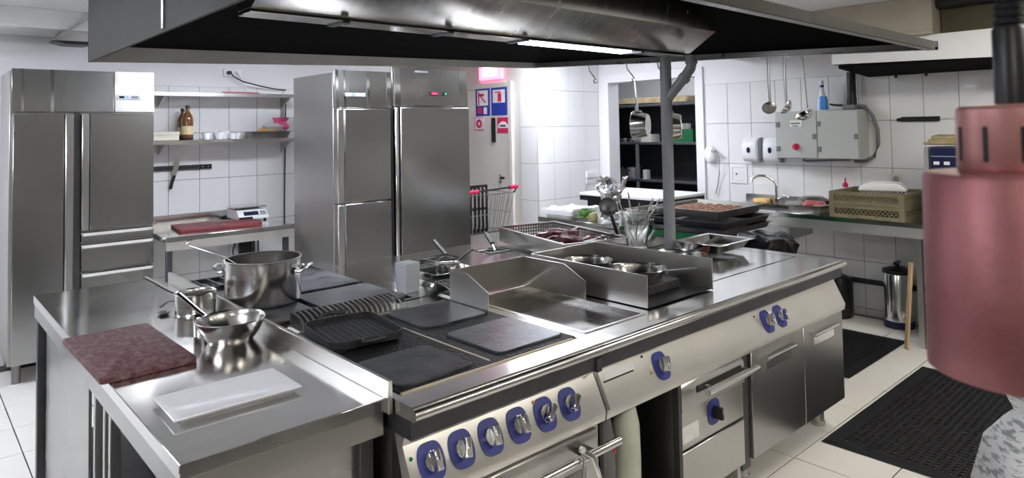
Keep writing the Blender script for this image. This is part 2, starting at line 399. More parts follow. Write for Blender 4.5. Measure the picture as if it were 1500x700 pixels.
for A, B, inn in ((BR, FR, (-1, 0, 0)), (FR, FL, (0, 1, 0))):
    inn = Vector(inn); a, b = A+inn*.012, B+inn*.012; h = Vector((0, 0, .012))
    obj('gutter', MB().add([a, b, b+inn*.035, a+inn*.035, a+h, b+h, b+inn*.035+h, a+inn*.035+h], [(0,3,2,1),(4,5,6,7),(2,3,7,6),(0,1,5,4),(1,2,6,5),(0,4,7,3)]), 'hood_inner', hd)
# hipped roof sheets rising from the rim to the duct
R0, R1, R2, R3 = Vector((1.3, 3.0, 2.44)), Vector((3.1, 3.0, 2.44)), Vector((3.1, 2.2, 2.44)), Vector((1.3, 2.2, 2.44))
LB, LF = TO(BL, 2.44)+Vector((.012, 0, 0)), TO(FL, 2.44)+Vector((.012, 0, 0))
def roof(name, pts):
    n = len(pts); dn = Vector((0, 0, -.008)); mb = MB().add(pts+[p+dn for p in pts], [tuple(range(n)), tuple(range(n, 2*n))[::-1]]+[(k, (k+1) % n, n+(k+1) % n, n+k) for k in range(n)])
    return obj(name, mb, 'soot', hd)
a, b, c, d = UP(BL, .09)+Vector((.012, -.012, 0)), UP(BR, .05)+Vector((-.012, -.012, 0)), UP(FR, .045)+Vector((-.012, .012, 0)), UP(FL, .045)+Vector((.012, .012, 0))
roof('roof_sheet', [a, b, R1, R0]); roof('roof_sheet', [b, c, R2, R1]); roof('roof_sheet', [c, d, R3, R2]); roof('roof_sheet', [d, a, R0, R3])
obj('duct', MB().box(1.3, 3.1, 2.2, 3.0, 2.44, CZ-.001), 'hood_steel', hd)
# central plenum with sloping filter banks
pl = obj('plenum', MB().prism([(2.16, 2.42), (2.12, 2.30), (2.15, 2.20), (2.33, 2.088), (2.46, 2.088), (2.60, 2.42)], 'x', .90, 3.58), 'plenum_steel', hd)
obj('light_rail', MB().box(.90, 3.55, 2.34, 2.46, 2.070, 2.087), 'steel_pot', hd, .003)
for y_ in (2.36, 2.41):
    obj('lamp_tube', MB().box(2.25, 3.05, y_, y_+.03, 2.062, 2.0705), 'hood_lamp', hd, .003, label='lit white fluorescent tube')
for x_ in (1.25, 1.75, 2.2, 3.1): obj('rail_clip', MB().box(x_, x_+.03, 2.335, 2.465, 2.064, 2.072), 'dark_steel', hd)
obj('seam_strip', MB().box(.694, .70, 2.62, 2.645, 2.03, 2.39), 'steel_bright', hd)

# grey service post with a forked pipe, standing on the island
t = thing('service_post', 'grey painted steel service post with forked pipe rising to the hood', 'post', (3.42, 2.40, .90))
obj('post', MB().cyl((3.42, 2.40, .905), (3.42, 2.40, 2.062), .034, n=20), 'pole_paint', t)
for z_ in (1.80, 1.99): obj('collar', MB().cyl((3.42, 2.40, z_), (3.42, 2.40, z_+.012), .036, n=20), 'pole_paint', t)
obj('branch_pipe', MB().tube([(3.42, 2.40, 1.79), (3.425, 2.385, 1.82), (3.45, 2.285, 1.935), (3.458, 2.25, 1.985), (3.46, 2.245, 2.01), (3.46, 2.245, 2.062)], .03, 14), 'pole_paint', t)
for p0, p1 in (((3.446, 2.30, 1.917), (3.451, 2.282, 1.938)), ((3.46, 2.245, 2.012), (3.46, 2.245, 2.03))): obj('collar', MB().cyl(p0, p1, .036, n=18), 'pole_paint', t)
obj('base_flange', MB().cyl((3.42, 2.40, .9), (3.42, 2.40, .91), .06, n=20), 'steel', t)

# second hood above the sink wall
t = thing('wall_hood', 'white fronted extraction hood on the wall above the sinks', 'hood', (5.9, 1.0, 2.02))
obj('front_band', MB().add([(5.5, 2.28, 2.11), (5.5, -1.2, 2.0), (5.5, -1.2, 2.25), (5.5, 2.28, 2.25), (5.52, 2.28, 2.11), (5.52, -1.2, 2.0), (5.52, -1.2, 2.25), (5.52, 2.28, 2.25)], [(0,1,2,3),(4,7,6,5),(0,4,5,1),(2,6,7,3),(1,5,6,2),(0,3,7,4)]), 'white_plastic', t)
obj('side_band', MB().add([(5.52, 2.28, 2.11), (6.15, 2.28, 2.08), (6.15, 2.28, 2.25), (5.52, 2.28, 2.25), (5.52, 2.26, 2.11), (6.15, 2.26, 2.08), (6.15, 2.26, 2.25), (5.52, 2.26, 2.25)], [(0,1,2,3),(4,7,6,5),(0,4,5,1),(2,6,7,3),(1,5,6,2),(0,3,7,4)]), 'hood_steel', t)
obj('roof', MB().box(5.5, 6.15, -1.2, 2.28, 2.25, 2.27), 'white_plastic', t)
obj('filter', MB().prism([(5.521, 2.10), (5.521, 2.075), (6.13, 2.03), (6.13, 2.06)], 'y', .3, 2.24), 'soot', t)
for y_ in (2.0, 1.78): obj('hook', MB().cyl((6.05, y_, 2.005), (6.05, y_, 2.05), .012, n=8), 'black_metal', t)
t = thing('exhaust_duct', 'beige boxed exhaust duct above the wall hood', 'duct', (5.9, 2.0, 2.27))
obj('box', MB().box(5.45, 6.15, 1.55, 3.4, 2.30, CZ-.001), 'duct_beige', t, .004)
obj('lower_band', MB().box(5.44, 6.15, 1.55, 3.4, 2.272, 2.30), 'duct_beige', t)
solo('dark_opening_block', MB().box(5.62, 6.149, -1.6, 1.54, 2.271, 2.50), 'shelf_olive', 'dark olive block in place of the dark opening above the wall hood beside the beige duct', 'boxing')  # solid block; the darkness of the opening is put into its colour
solo('ceiling_pipe', MB().cyl((5.55, -1.5, 2.49), (5.55, 1.54, 2.49), .035, n=16), 'black_metal', 'dark pipe running under the ceiling beside the beige duct', 'pipe')

# ================================================================== ISLAND: PREP TABLE
TZ = .90
pt = thing('prep_table', 'stainless prep table at the island end carrying the maroon board and white plate', 'table', (.75, 2.8, 0))
obj('tabletop', MB().box(.48, 1.018, 1.68, 3.93, .862, TZ), 'steel_top', pt, .002)
obj('apron', MB().box(.484, .50, 1.70, 3.91, .80, .862).box(.484, 1.015, 1.684, 1.70, .80, .862).box(.484, 1.015, 3.91, 3.926, .80, .862), 'steel_fridge_and_shade', pt)  # apron and panels in darker steel, shade on the sides put into the colour
obj('upstand', MB().box(1.018, 1.032, 1.66, 3.75, .86, .952), 'guard_steel', pt, .002)
for (x, y) in ((.49, 3.87), (.49, 1.72), (.96, 1.72), (.96, 3.87)):
    obj('leg', MB().box(x, x+.045, y, y+.045, 0, .80), 'dark_steel', pt, .003)
obj('side_panel', MB().box(.515, .525, 2.86, 3.80, .06, .80), 'steel_fridge_and_shade', pt)
obj('front_panel', MB().box(.56, 1.015, 1.745, 1.757, .10, .80), 'steel_fridge_and_shade', pt)
for y in (2.78, 2.63, 2.55):
    obj('post', MB().box(.52, .55, y, y+.028, .05, .80), 'steel', pt, .002)
obj('back_sheet', MB().box(.95, .96, 1.78, 3.86, .06, .80), 'black_metal', pt)
obj('undershelf', MB().box(.53, .95, 1.78, 3.86, .22, .24), 'dark_steel', pt)

# ================================================================== ISLAND: SIX-KNOB RANGE
PANEL = [(1.612, .805), (1.620, .782), (1.563, .665), (1.568, .634), (1.605, .634), (1.66, .805)]
def knob(parent, x, tilt=True, y=None, z=None, rot=0, r=.0265, plate='blue_plate', grip='chrome'):
    # local frame: u = x, v = up the panel, n = outwards
    if tilt:
        v = Vector((0, 1.620-1.563, .782-.665)).normalized(); n = Vector((1, 0, 0)).cross(v); c = Vector((x, 1.5925, .7255))
    else:
        v = Vector((0, 0, 1)); n = Vector((0, -1, 0)); c = Vector((x, y, z))
    u = Vector((1, 0, 0)); Mx = Matrix((u, v, n)).transposed().to_4x4(); Mx.translation = c
    sgp = lambda q, e: math.copysign(abs(q)**e, q)
    poly = [(.043*sgp(math.cos(2*PI*k/32), .62), .052*sgp(math.sin(2*PI*k/32), .85)) for k in range(32)]
    kp = obj('knob_plate', MB().prism(poly, 'z', .0005, .004).xf(Mx), plate, parent)
    Mr = Mx @ Matrix.Rotation(rot, 4, 'Z')
    base = MB()
    pts = [(r*(1+.07*(i % 2))*math.cos(2*PI*i/24), r*(1+.07*(i % 2))*math.sin(2*PI*i/24)) for i in range(24)]
    base.prism(pts, 'z', .004, .017)
    kb = obj('knob', base.xf(Mr), 'steel_bright' if grip == 'chrome' else 'black_plastic', parent)
    g = MB(); w_ = r*.42
    g.prism([(-w_, .017), (w_, .017), (w_*.75, .046), (-w_*.75, .046)], 'y', -r*1.0, r*1.0)
    obj('grip', g.xf(Mr), grip, kb, .002)
    pn = MB().prism([(-.0015, .046), (.0015, .046), (.0015, .0465), (-.0015, .0465)], 'y', 0, r*.9)
    obj('pointer', pn.xf(Mr), 'black_plastic' if grip == 'chrome' else 'white_plastic', kb)
def nosing(parent, x0, x1, m='steel_pot'):
    obj('front_rail', MB().cyl((x0, 1.573, .876), (x1, 1.573, .876), .017, n=20), m, parent)
    obj('rail_backing', MB().box(x0, x1, 1.585, 1.70, .806, .86), 'dark_steel', parent)
def hotplate(parent, x0, x1, y0, y1, z1=.911):
    obj('hot_plate', MB().rrect(x0, x1, y0, y1, .889, z1, .03), 'hotplate', parent, .003)

rg = thing('electric_range', 'stainless electric range with four square hot plates and six blue knobs', 'stove', (1.43, 2.0, 0))
XA, XB = 1.036, 1.828
obj('body', MB().box(XA, XB, 1.605, 1.675, .15, .634).box(XA, XB, 1.675, 2.50, .15, .806), 'steel', rg)
obj('worktop', holed(MB(), XA, XB, 1.573, 2.55, .862, TZ, [(1.065, 1.80, 1.665, 2.44)]), 'steel_top', rg)
obj('hob_tray', MB().box(1.065, 1.80, 1.68, 2.43, .862, .9035), 'crust', rg)
obj('drip_rim', MB().box(1.066, 1.78, 1.667, 1.676, .890, .9035).box(1.066, 1.78, 2.43, 2.438, .890, .9035).box(1.415, 1.422, 1.70, 2.41, .8905, .9055), 'wax', rg)
for a in ((1.085, 1.36, 1.695, 1.975), (1.475, 1.785, 1.715, 2.025), (1.47, 1.77, 2.12, 2.415), (1.085, 1.36, 2.12, 2.415)): hotplate(rg, *a)
nosing(rg, XA+.004, XB)
obj('control_panel', MB().prism(PANEL, 'x', XA, XB-.002), 'steel_panel', rg)
for x_, ro in zip((1.112, 1.218, 1.328, 1.442, 1.558, 1.672), (0, -.25, -.1, .0, -.9, -.75)): knob(rg, x_, rot=ro)
def lens(parent, x, k, m, r=.006):
    v = Vector((0, .057, .117)).normalized(); n = Vector((1, 0, 0)).cross(v); c = Vector((x, 1.5925, .7255))+v*k
    obj('indicator_light', MB().cyl(c, c+n*.004, r, r*.8, 12), m, parent)
lens(rg, 1.052, .025, 'lens_green'); lens(rg, 1.525, .045, 'lens_amber')
obj('end_bracket', MB().box(1.80, 1.826, 1.575, 1.60, .80, .846), 'dark_steel', rg, .002)
od = obj('oven_door', MB().box(1.06, 1.80, 1.585, 1.603, .20, .612), 'steel', rg, .004)
obj('handle', MB().cyl((1.10, 1.535, .565), (1.86, 1.535, .565), .014, n=16), 'steel_bright', od)
for x_ in (1.20, 1.70): obj('handle_bracket', MB().box(x_, x_+.035, 1.535, 1.586, .553, .577), 'black_metal', od)
obj('inner_frame', MB().box(1.12, 1.74, 1.582, 1.586, .26, .50), 'steel_old', od, .002)
for x in (1.09, 1.75): obj('foot', MB().cyl((x, 1.70, 0), (x, 1.70, .15), .028, .024, 16), 'steel', rg)
obj('flue_bed', MB().box(1.12, 1.60, 2.445, 2.55, TZ, .906), 'steel_bright', rg)
sl = MB(); pth = arc((2.56, .905), .10, PI, PI/2, 7, lambda a, b: (0, a, .906+(b-.905)*.42))
sl.ribbon(pth, .009, .004, (1, 0, 0)); sme = mesh('flue_slat', MB().add(sl.v, sl.f), 'dark_steel')
sl2 = MB().sweep(pth, [(-.002, -.004), (.002, -.004), (.002, .004), (-.002, .004)], (1, 0, 0)); sme = mesh('flue_slat', sl2, 'steel_old')
base = Vector(rg.location)
for k in range(20):
    o = link('flue_slat', sme, rg); o.location = Vector((1.145+.0228*k, 0, 0))-base
obj('flue_bar', MB().box(1.135, 1.59, 2.553, 2.565, .906, .950), 'dark_steel', rg)

# ================================================================== ISLAND: GRIDDLE AND SOLID-TOP STATION
gs = thing('griddle_station', 'stainless cooking station with sunken griddle, drawer unit and two cupboard doors', 'stove', (2.83, 2.0, 0))
XC, XD = 1.830, 3.83
obj('body', MB().box(2.275, XD, 1.605, 1.675, .15, .634).box(2.275, XD, 1.675, 2.48, .15, .806), 'steel', gs)
obj('cupboard_shell', MB().box(1.832, 1.85, 1.675, 2.48, .12, .806).box(1.832, 1.85, 1.60, 1.675, .12, .634).box(1.85, 2.275, 2.2, 2.22, .12, .806).box(1.85, 2.275, 1.60, 2.2, .12, .135), 'black_metal', gs)
obj('worktop', holed(MB(), XC, XD, 1.573, 2.55, .862, TZ, [(1.865, 2.205, 1.69, 2.36), (2.815, 3.745, 1.79, 2.30)]), 'steel_top', gs)
obj('griddle_plate', MB().rrect(1.865, 2.205, 1.69, 2.36, .862, .882, .02), 'griddle', gs)
obj('griddle_rim', holed(MB(), 1.855, 2.215, 1.68, 2.37, TZ, .904, [(1.867, 2.203, 1.692, 2.358)]), 'steel_bright', gs)
obj('solid_top', MB().rrect(2.823, 3.737, 1.798, 2.292, .862, .901, .008), 'steel_top', gs, .002)
obj('solid_top_seam', MB().box(2.815, 3.745, 1.79, 2.30, .862, .872), 'crust', gs)
nosing(gs, XC, XD+.02)
obj('control_panel', MB().prism(PANEL, 'x', XC+.002, XD), 'steel_panel', gs)
knob(gs, 2.188, rot=-.35); knob(gs, 3.02, rot=-.3); knob(gs, 3.145, rot=-.15)
lens(gs, 2.12, -.01, 'lens_amber'); lens(gs, 2.935, .04, 'blue_dark', .004); lens(gs, 2.10, .055, 'black_plastic', .005)
v = Vector((0, .057, .117)).normalized(); n_ = Vector((1, 0, 0)).cross(v)
Mx = Matrix((Vector((1, 0, 0)), v, n_)).transposed().to_4x4(); Mx.translation = Vector((0, 1.5925, .7255))
obj('label_strip', MB().box(1.87, 2.04, .025, .050, .0004, .002).xf(Mx), 'white_plastic', gs)
obj('label_painted_shadow', MB().box(1.86, 2.03, .019, .0245, .0004, .001).xf(Mx), 'black_plastic', gs)  # black strip stands in for the label's cast shadow
obj('panel_bracket', MB().box(1.834, 1.846, -.066, .066, .0004, .004).xf(Mx), 'steel_bright', gs)
# drawer unit
du = obj('drawer', MB().prism([(1.575, .515), (1.575, .60), (1.59, .628), (1.60, .628), (1.60, .515)], 'x', 2.30, 2.775), 'steel', gs, .003)
obj('drawer_recess', MB().box(2.40, 2.74, 1.57, 1.576, .572, .598), 'black_metal', du)
obj('handle', MB().cyl((2.40, 1.525, .585), (2.80, 1.525, .585), .014, n=16).box(2.44, 2.46, 1.525, 1.576, .577, .593).box(2.73, 2.75, 1.525, 1.576, .577, .593), 'steel_bright', du)
obj('knob_panel', MB().box(2.30, 2.775, 1.585, 1.60, .365, .512), 'steel', gs, .002)
knob(gs, 2.535, False, 1.585, .455, 0, .024, 'blue_plate', 'black_plastic')
obj('rating_plate', MB().box(2.305, 2.42, 1.583, 1.5855, .39, .455), 'white_label', gs)
obj('lower_door', MB().box(2.30, 2.775, 1.583, 1.60, .16, .355), 'steel', gs, .003)
obj('divider', MB().box(2.275, 2.297, 1.578, 1.605, .12, .632), 'dark_steel', gs)
obj('divider', MB().box(2.778, 2.845, 1.598, 1.606, .12, .632), 'dark_steel', gs)
for x_ in (2.30, 2.745): obj('lower_frame', MB().box(x_, x_+.03, 1.606, 1.63, .0, .149), 'steel', gs)
for x0, x1 in ((2.848, 3.358), (3.366, 3.828)):
    dr = obj('door', MB().box(x0, x1, 1.582, 1.604, .155, .628), 'steel_fridge_and_shade', gs, .002, label='brushed stainless cupboard door')  # darker steel than the body stands in for shade under the rail
    cx = (x0+x1)/2
    obj('handle_recess', MB().box(cx-.12, cx+.12, 1.5805, 1.583, .515, .567), 'steel_bright', dr)
    obj('handle', MB().cyl((cx-.14, 1.566, .572), (cx+.14, 1.566, .572), .009, n=12).prism([(1.582, .585), (1.560, .578), (1.560, .570), (1.582, .562)], 'x', cx-.13, cx+.13), 'steel_bright', dr)
for x in (2.95, 3.76): obj('foot', MB().cyl((x, 1.70, .02), (x, 1.70, .155), .03, n=16).cyl((x, 1.70, 0), (x, 1.70, .022), .036, n=16), 'steel', gs)
obj('flue_bed', MB().box(1.80+.03, 1.97, 2.44, 2.55, TZ, .906), 'steel_bright', gs)
b2 = Vector(gs.location)
for k in range(7):
    o = link('flue_slat', sme, gs); o.location = Vector((1.842+.0195*k, 0, 0))-b2
# long rolls standing in the open cupboard
for x_, m_, nm, lb in ((2.075, 'sheath', 'pale plastic-wrapped roll standing in the open cupboard under the griddle', 'roll'), (1.925, 'grey_sheath', 'grey wrapped roll with red dots standing in the open cupboard', 'roll')):
    t = thing('wrapped_roll', nm, 'roll', (x_, 1.68, .136))
    hh = .475 if m_ == 'sheath' else .46
    obj('roll', MB().lathe([(0, 0), (.042, 0), (.052, .05), (.055, .25), (.052, .38), (.038, .45), (.015, hh-.005), (0, hh)], (x_, 1.68, .136), 20), m_, t)
    if m_ != 'sheath':
        for z_ in (.36, .47): obj('red_dot', MB().cyl((x_+.02, 1.633, z_), (x_+.02, 1.626, z_), .007, n=10), 'sign_red', t)
# tongs hanging on the oven handle
t = thing('kitchen_tongs', 'steel tongs hooked over the oven door handle', 'tongs', (1.715, 1.51, .25))
obj('arm', MB().ribbon([(1.66, 1.527, .60), (1.70, 1.514, .57), (1.74, 1.506, .45), (1.785, 1.50, .28)], .018, .003, (0, 1, 0)), 'steel_bright', t)
obj('arm', MB().ribbon([(1.66, 1.527, .60), (1.652, 1.513, .57), (1.64, 1.512, .45), (1.635, 1.512, .28)], .012, .003, (0, 1, 0)), 'steel', t)
obj('hinge', MB().cyl((1.66, 1.532, .60), (1.66, 1.522, .60), .012, n=12), 'steel_bright', t)

# splash guards (sheet metal, open to the front)
def sheet(poly, axis, a, th): return MB().prism(poly, axis, a, a+th)
t = thing('griddle_splash_guard', 'three-sided stainless splash guard with clipped corners around the griddle', 'splash guard', (2.0, 2.3, .904))
G0, G1 = .9045, 1.042
obj('side_sheet', sheet([(2.13, G0), (2.13, .985), (2.265, G1), (2.385, G1), (2.385, G0)], 'x', 1.775, .005), 'guard_steel', t)
obj('back_sheet', sheet([(1.78, G0), (1.78, G1), (2.205, G1), (2.205, G0)], 'y', 2.38, .005), 'guard_steel', t)
obj('side_sheet', sheet([(1.99, G0), (1.99, .985), (2.115, G1), (2.38, G1), (2.38, G0)], 'x', 2.205, .005), 'guard_steel', t)
t = thing('hob_splash_guard', 'deep stainless splash box with open front around two frying pans', 'splash guard', (2.5, 2.1, .90))
obj('side_sheet', sheet([(1.715, G0), (1.715, 1.036), (2.395, G1), (2.395, G0)], 'x', 2.275, .006), 'guard_steel', t)
obj('back_sheet', sheet([(2.275, G0), (2.275, G1), (2.745, G1), (2.745, G0)], 'y', 2.395, .006), 'guard_steel', t)
obj('side_sheet', sheet([(1.70, G0), (1.70, 1.043), (2.395, G1), (2.395, G0)], 'x', 2.739, .006), 'guard_steel', t)
obj('base_plate', MB().box(2.281, 2.739, 1.71, 2.395, .9045, .909), 'black_metal', t)
obj('hob_block', MB().box(2.36, 2.66, 1.82, 2.375, .909, .95), 'cast_iron', t, .004)

# ================================================================== ISLAND: REAR UNITS
rr = thing('rear_range', 'stainless rear range with dark hot plates behind the louvred flue', 'stove', (1.43, 3.1, 0))
obj('body', MB().box(XA, XB, 2.575, 3.66, .15, .862), 'steel', rr)
obj('worktop', holed(MB(), XA, XB, 2.568, 3.72, .862, TZ, [(1.06, 1.72, 2.59, 3.62)]), 'steel_top', rr)
obj('hob_tray', MB().box(1.06, 1.72, 2.59, 3.62, .862, .888), 'crust', rr)
for a in ((1.33, 1.70, 2.60, 2.97), (1.33, 1.70, 3.01, 3.42), (1.07, 1.30, 2.60, 2.97), (1.07, 1.30, 3.01, 3.32)): hotplate(rr, *a)
obj('burner_plate', MB().box(1.07, 1.30, 3.36, 3.60, .888, .905), 'steel_old', rr)
bg = MB()
for k in range(4): bg.box(1.085+.063*k, 1.097+.063*k, 3.37, 3.59, .912, .924)
bg.box(1.08, 1.295, 3.37, 3.382, .905, .924).box(1.08, 1.295, 3.578, 3.59, .905, .924)
obj('burner_grate', bg, 'cast_iron', rr)
obj('foot', MB().cyl((1.09, 3.55, 0), (1.09, 3.55, .15), .028, n=14), 'steel', rr); obj('foot', MB().cyl((1.75, 3.55, 0), (1.75, 3.55, .15), .028, n=14), 'steel', rr)
rs = thing('rear_fryer_station', 'stainless rear worktop with two black fryer wells', 'fryer', (2.83, 3.0, 0))
obj('body', MB().box(XC, XD, 2.575, 3.44, .15, .862), 'steel', rs)
W1, W2 = (2.17, 2.46, 3.12, 3.34), (2.62, 2.84, 3.10, 3.30)
obj('worktop', holed(MB(), XC, XD, 2.57, 3.5, .862, TZ, [W1, W2]), 'steel_top', rs)
for w_ in (W1, W2): obj('fryer_well', MB().box(*w_, .8625, .868), 'crust', rs)
obj('lid', MB().rrect(2.30, 2.62, 2.70, 3.02, TZ, .907, .02), 'steel_top', rs, .002)
obj('lid_ring', MB().tube(arc((2.45, 2.80), .045, 0, 2*PI, 20, lambda a, b: (a, b, .912))[:-1], .005, 8, True), 'steel_bright', rs)
for x in (1.9, 3.76): obj('foot', MB().cyl((x, 3.3, 0), (x, 3.3, .15), .028, n=14), 'steel', rs)
def basket_handle(loc, pts, label):
    t = thing('fryer_basket', label, 'basket', loc)
    x_, y_, z_ = loc
    obj('wire_frame', MB().tube([(x_-.07, y_-.05, z_+.012), (x_+.07, y_-.05, z_+.012), (x_+.07, y_+.05, z_+.012), (x_-.07, y_+.05, z_+.012)], .004, 6, True).tube([(x_-.07, y_-.05, z_+.03), (x_+.07, y_-.05, z_+.03), (x_+.07, y_+.05, z_+.03), (x_-.07, y_+.05, z_+.03)], .004, 6, True), 'wire', t)
    obj('stem', MB().tube([(x_, y_, z_+.03)]+pts[:1], .005, 8), 'wire', t)
    obj('grip', MB().tube(pts, .013, 12), 'black_plastic', t)
basket_handle((2.34, 3.24, .869), [(2.33, 3.16, .93), (2.36, 3.32, .99)], 'fryer basket with raised black grip in the well behind the small pan')
basket_handle((2.73, 3.20, .869), [(2.76, 3.26, .93), (2.80, 3.37, .975)], 'fryer basket with short black grip in the well beside the perforated tray')

# ================================================================== REFRIGERATORS
def display(parent, x0, x1, y, z0, z1, m='white_plastic', leds=()):
    dsp = obj('display', MB().box(x0, x1, y-.008, y, z0, z1), m, parent, .002)
    for a, b, mm in leds: obj('led', MB().box(x0+(x1-x0)*a, x0+(x1-x0)*b, y-.0095, y-.008, z0+(z1-z0)*.25, z1-(z1-z0)*.25), mm, dsp)
FY = 5.60
fr = thing('double_refrigerator', 'wide stainless refrigerator with one tall door, one short door and drawers', 'refrigerator', (.98, 5.9, 0))
obj('body', MB().box(.545, 1.42, FY+.03, 6.17, .13, 2.10), 'steel_fridge_side', fr, .003)
obj('header_panel', MB().prism([(FY+.03, 1.815), (FY, 1.82), (FY+.012, 2.112), (FY+.03, 2.115)], 'x', .555, 1.16), 'steel_fridge_and_shade', fr, .002)
obj('header_glare_panel', MB().prism([(FY+.03, 1.815), (FY-.004, 1.82), (FY+.012, 2.118), (FY+.03, 2.12)], 'x', 1.163, 1.425), 'steel_panel', fr, .002)  # lighter steel here carries the lamp's reflection as colour
for x0, x1 in ((.605, .622), (.772, .792), (1.15, 1.158)): obj('header_glint', MB().prism([(FY-.003, 1.82), (FY+.009, 2.112), (FY+.012, 2.112), (FY, 1.82)], 'x', x0, x1), 'steel_bright', fr)  # bright strips imitate lamp glints on the header
display(fr, 1.175, 1.33, FY-.002, 1.912, 1.945, 'white_plastic', ((.08, .3, 'black_plastic'), (.36, .46, 'led_blue'), (.6, .9, 'grey_plastic')))
dl = obj('door', MB().box(.56, .85, FY-.025, FY+.028, .14, 1.805), 'steel_fridge_and_shade', fr, .004)
obj('handle', MB().box(.855, .905, FY-.035, FY+.028, .14, 1.805), 'steel', dl, .006)
obj('handle_groove', MB().box(.849, .856, FY-.02, FY+.03, .14, 1.805), 'black_plastic', dl)
dr = obj('door', MB().box(1.005, 1.415, FY-.025, FY+.028, .985, 1.805), 'steel_fridge_and_shade', fr, .004)
obj('handle', MB().box(.952, .998, FY-.035, FY+.028, .985, 1.805), 'steel', dr, .006)
obj('handle_groove', MB().box(.997, 1.006, FY-.02, FY+.03, .985, 1.805), 'black_plastic', dr)
obj('centre_post', MB().box(.908, .948, FY-.005, FY+.03, .14, 1.81), 'dark_steel', fr)
for z0, z1 in ((.90, .97), (.70, .885), (.50, .685), (.30, .485), (.14, .285)):
    dw = obj('drawer', MB().box(.955, 1.415, FY-.022, FY+.028, z0, z1), 'steel_fridge_and_shade', fr, .003)
    obj('handle', MB().prism([(FY-.045, z1-.002), (FY-.022, z1-.002), (FY-.022, z1-.03), (FY-.04, z1-.022)], 'x', .96, 1.41), 'steel_bright', dw)
for x in (.60, 1.36):
    for y in (FY+.08, 6.1): obj('foot', MB().cyl((x, y, 0), (x, y, .13), .026, n=14), 'steel_old', fr)

GY = 4.70
f1 = thing('stacked_door_refrigerator', 'narrow stainless refrigerator with two stacked doors and blue display', 'refrigerator', (2.69, 5.0, 0))
obj('body', MB().box(2.44, 2.945, GY+.03, 5.42, .13, 2.10), 'steel_fridge_side', f1, .003)
obj('header_panel', MB().prism([(GY+.03, 1.825), (GY, 1.83), (GY+.012, 2.12), (GY+.03, 2.12)], 'x', 2.44, 2.945), 'steel_fridge_and_shade', f1, .002)
for x0, x1 in ((2.455, 2.475), (2.52, 2.535), (2.72, 2.745), (2.90, 2.94)): obj('header_glint', MB().prism([(GY-.003, 1.83), (GY+.009, 2.12), (GY+.012, 2.12), (GY, 1.83)], 'x', x0, x1), 'steel_bright', f1)  # glints on this header laid on as bright strips
display(f1, 2.53, 2.70, GY-.001, 1.915, 1.945, 'grey_plastic', ((.05, .2, 'white_plastic'), (.3, .45, 'led_blue'), (.5, .9, 'white_plastic')))
for z0, z1 in ((1.105, 1.82), (.145, 1.095)):
    d = obj('door', MB().box(2.51, 2.915, GY-.025, GY+.028, z0, z1), 'steel_fridge_and_shade', f1, .004)
    obj('handle', MB().box(2.445, 2.503, GY-.034, GY+.028, z0, z1), 'steel', d, .006)
obj('hinge_post', MB().box(2.918, 2.945, GY-.01, GY+.03, .14, 1.82), 'black_metal', f1)
for x in (2.49, 2.90):
    for y in (GY+.08, 5.36): obj('foot', MB().cyl((x, y, 0), (x, y, .13), .026, n=14), 'steel_old', f1)
f2 = thing('single_door_freezer', 'tall stainless freezer with one full-height door and red and green display', 'freezer', (3.35, 5.0, 0))
obj('body', MB().box(2.975, 3.725, GY+.03, 5.45, .13, 2.13), 'steel_fridge_side', f2, .003)
obj('header_panel', MB().prism([(GY+.03, 1.845), (GY, 1.85), (GY+.02, 2.165), (GY+.03, 2.165)], 'x', 2.955, 3.725), 'steel_fridge_and_shade', f2, .002)
obj('header_glint', MB().prism([(GY-.003, 1.85), (GY+.017, 2.165), (GY+.02, 2.165), (GY, 1.85)], 'x', 3.635, 3.722), 'steel_bright', f2)  # bright strips again stand in for reflected light
obj('header_glint', MB().prism([(GY-.003, 1.85), (GY+.017, 2.165), (GY+.02, 2.165), (GY, 1.85)], 'x', 2.975, 3.03), 'steel_bright', f2)
obj('name_plate', MB().box(3.18, 3.30, GY-.0, GY+.016, 2.125, 2.143), 'grey_plastic', f2, .002)
for x0, x1, m_ in ((3.32, 3.40, 'led_red'), (3.46, 3.49, 'led_green')):
    obj('display', MB().box(x0, x1, GY-.006, GY+.005, 1.94, 1.97), 'sign_dark', f2, .001)
    obj('led', MB().box(x0+.012, x1-.008, GY-.0075, GY-.006, 1.947, 1.963), m_, f2)
d = obj('door', MB().box(3.01, 3.715, GY-.025, GY+.028, .145, 1.835), 'steel_fridge_and_shade', f2, .004)
obj('handle', MB().box(2.955, 2.985, GY-.034, GY+.028, .145, 1.835), 'steel_bright', d, .006)
obj('handle_groove', MB().box(2.986, 3.009, GY-.02, GY+.028, .145, 1.835), 'black_plastic', d)
for x in (3.05, 3.66):
    for y in (GY+.08, 5.38): obj('foot', MB().cyl((x, y, 0), (x, y, .13), .026, n=14), 'steel_old', f2)

# ================================================================== WALL BETWEEN THE REFRIGERATORS
WY = 6.193
t = thing('wall_table', 'stainless wall table with the scale and the red board between the refrigerators', 'table', (1.93, 5.75, 0))
obj('tabletop', MB().box(1.44, 2.415, 5.36, 6.16, .862, .90), 'steel_top', t, .002)
obj('apron', MB().box(1.445, 2.41, 5.364, 5.38, .80, .862).box(2.395, 2.411, 5.38, 6.15, .80, .862), 'steel_panel', t)
obj('backsplash', MB().box(1.44, 2.415, 6.162, 6.175, .862, .975), 'steel_bright', t, .002)
for x, y in ((1.455, 5.39), (2.34, 5.39), (1.455, 6.1), (2.34, 6.1)):
    obj('leg', MB().box(x, x+.04, y, y+.04, 0, .80), 'dark_steel', t, .002)
obj('cross_brace', MB().box(2.25, 2.33, 6.11, 6.15, .35, .80), 'black_metal', t)

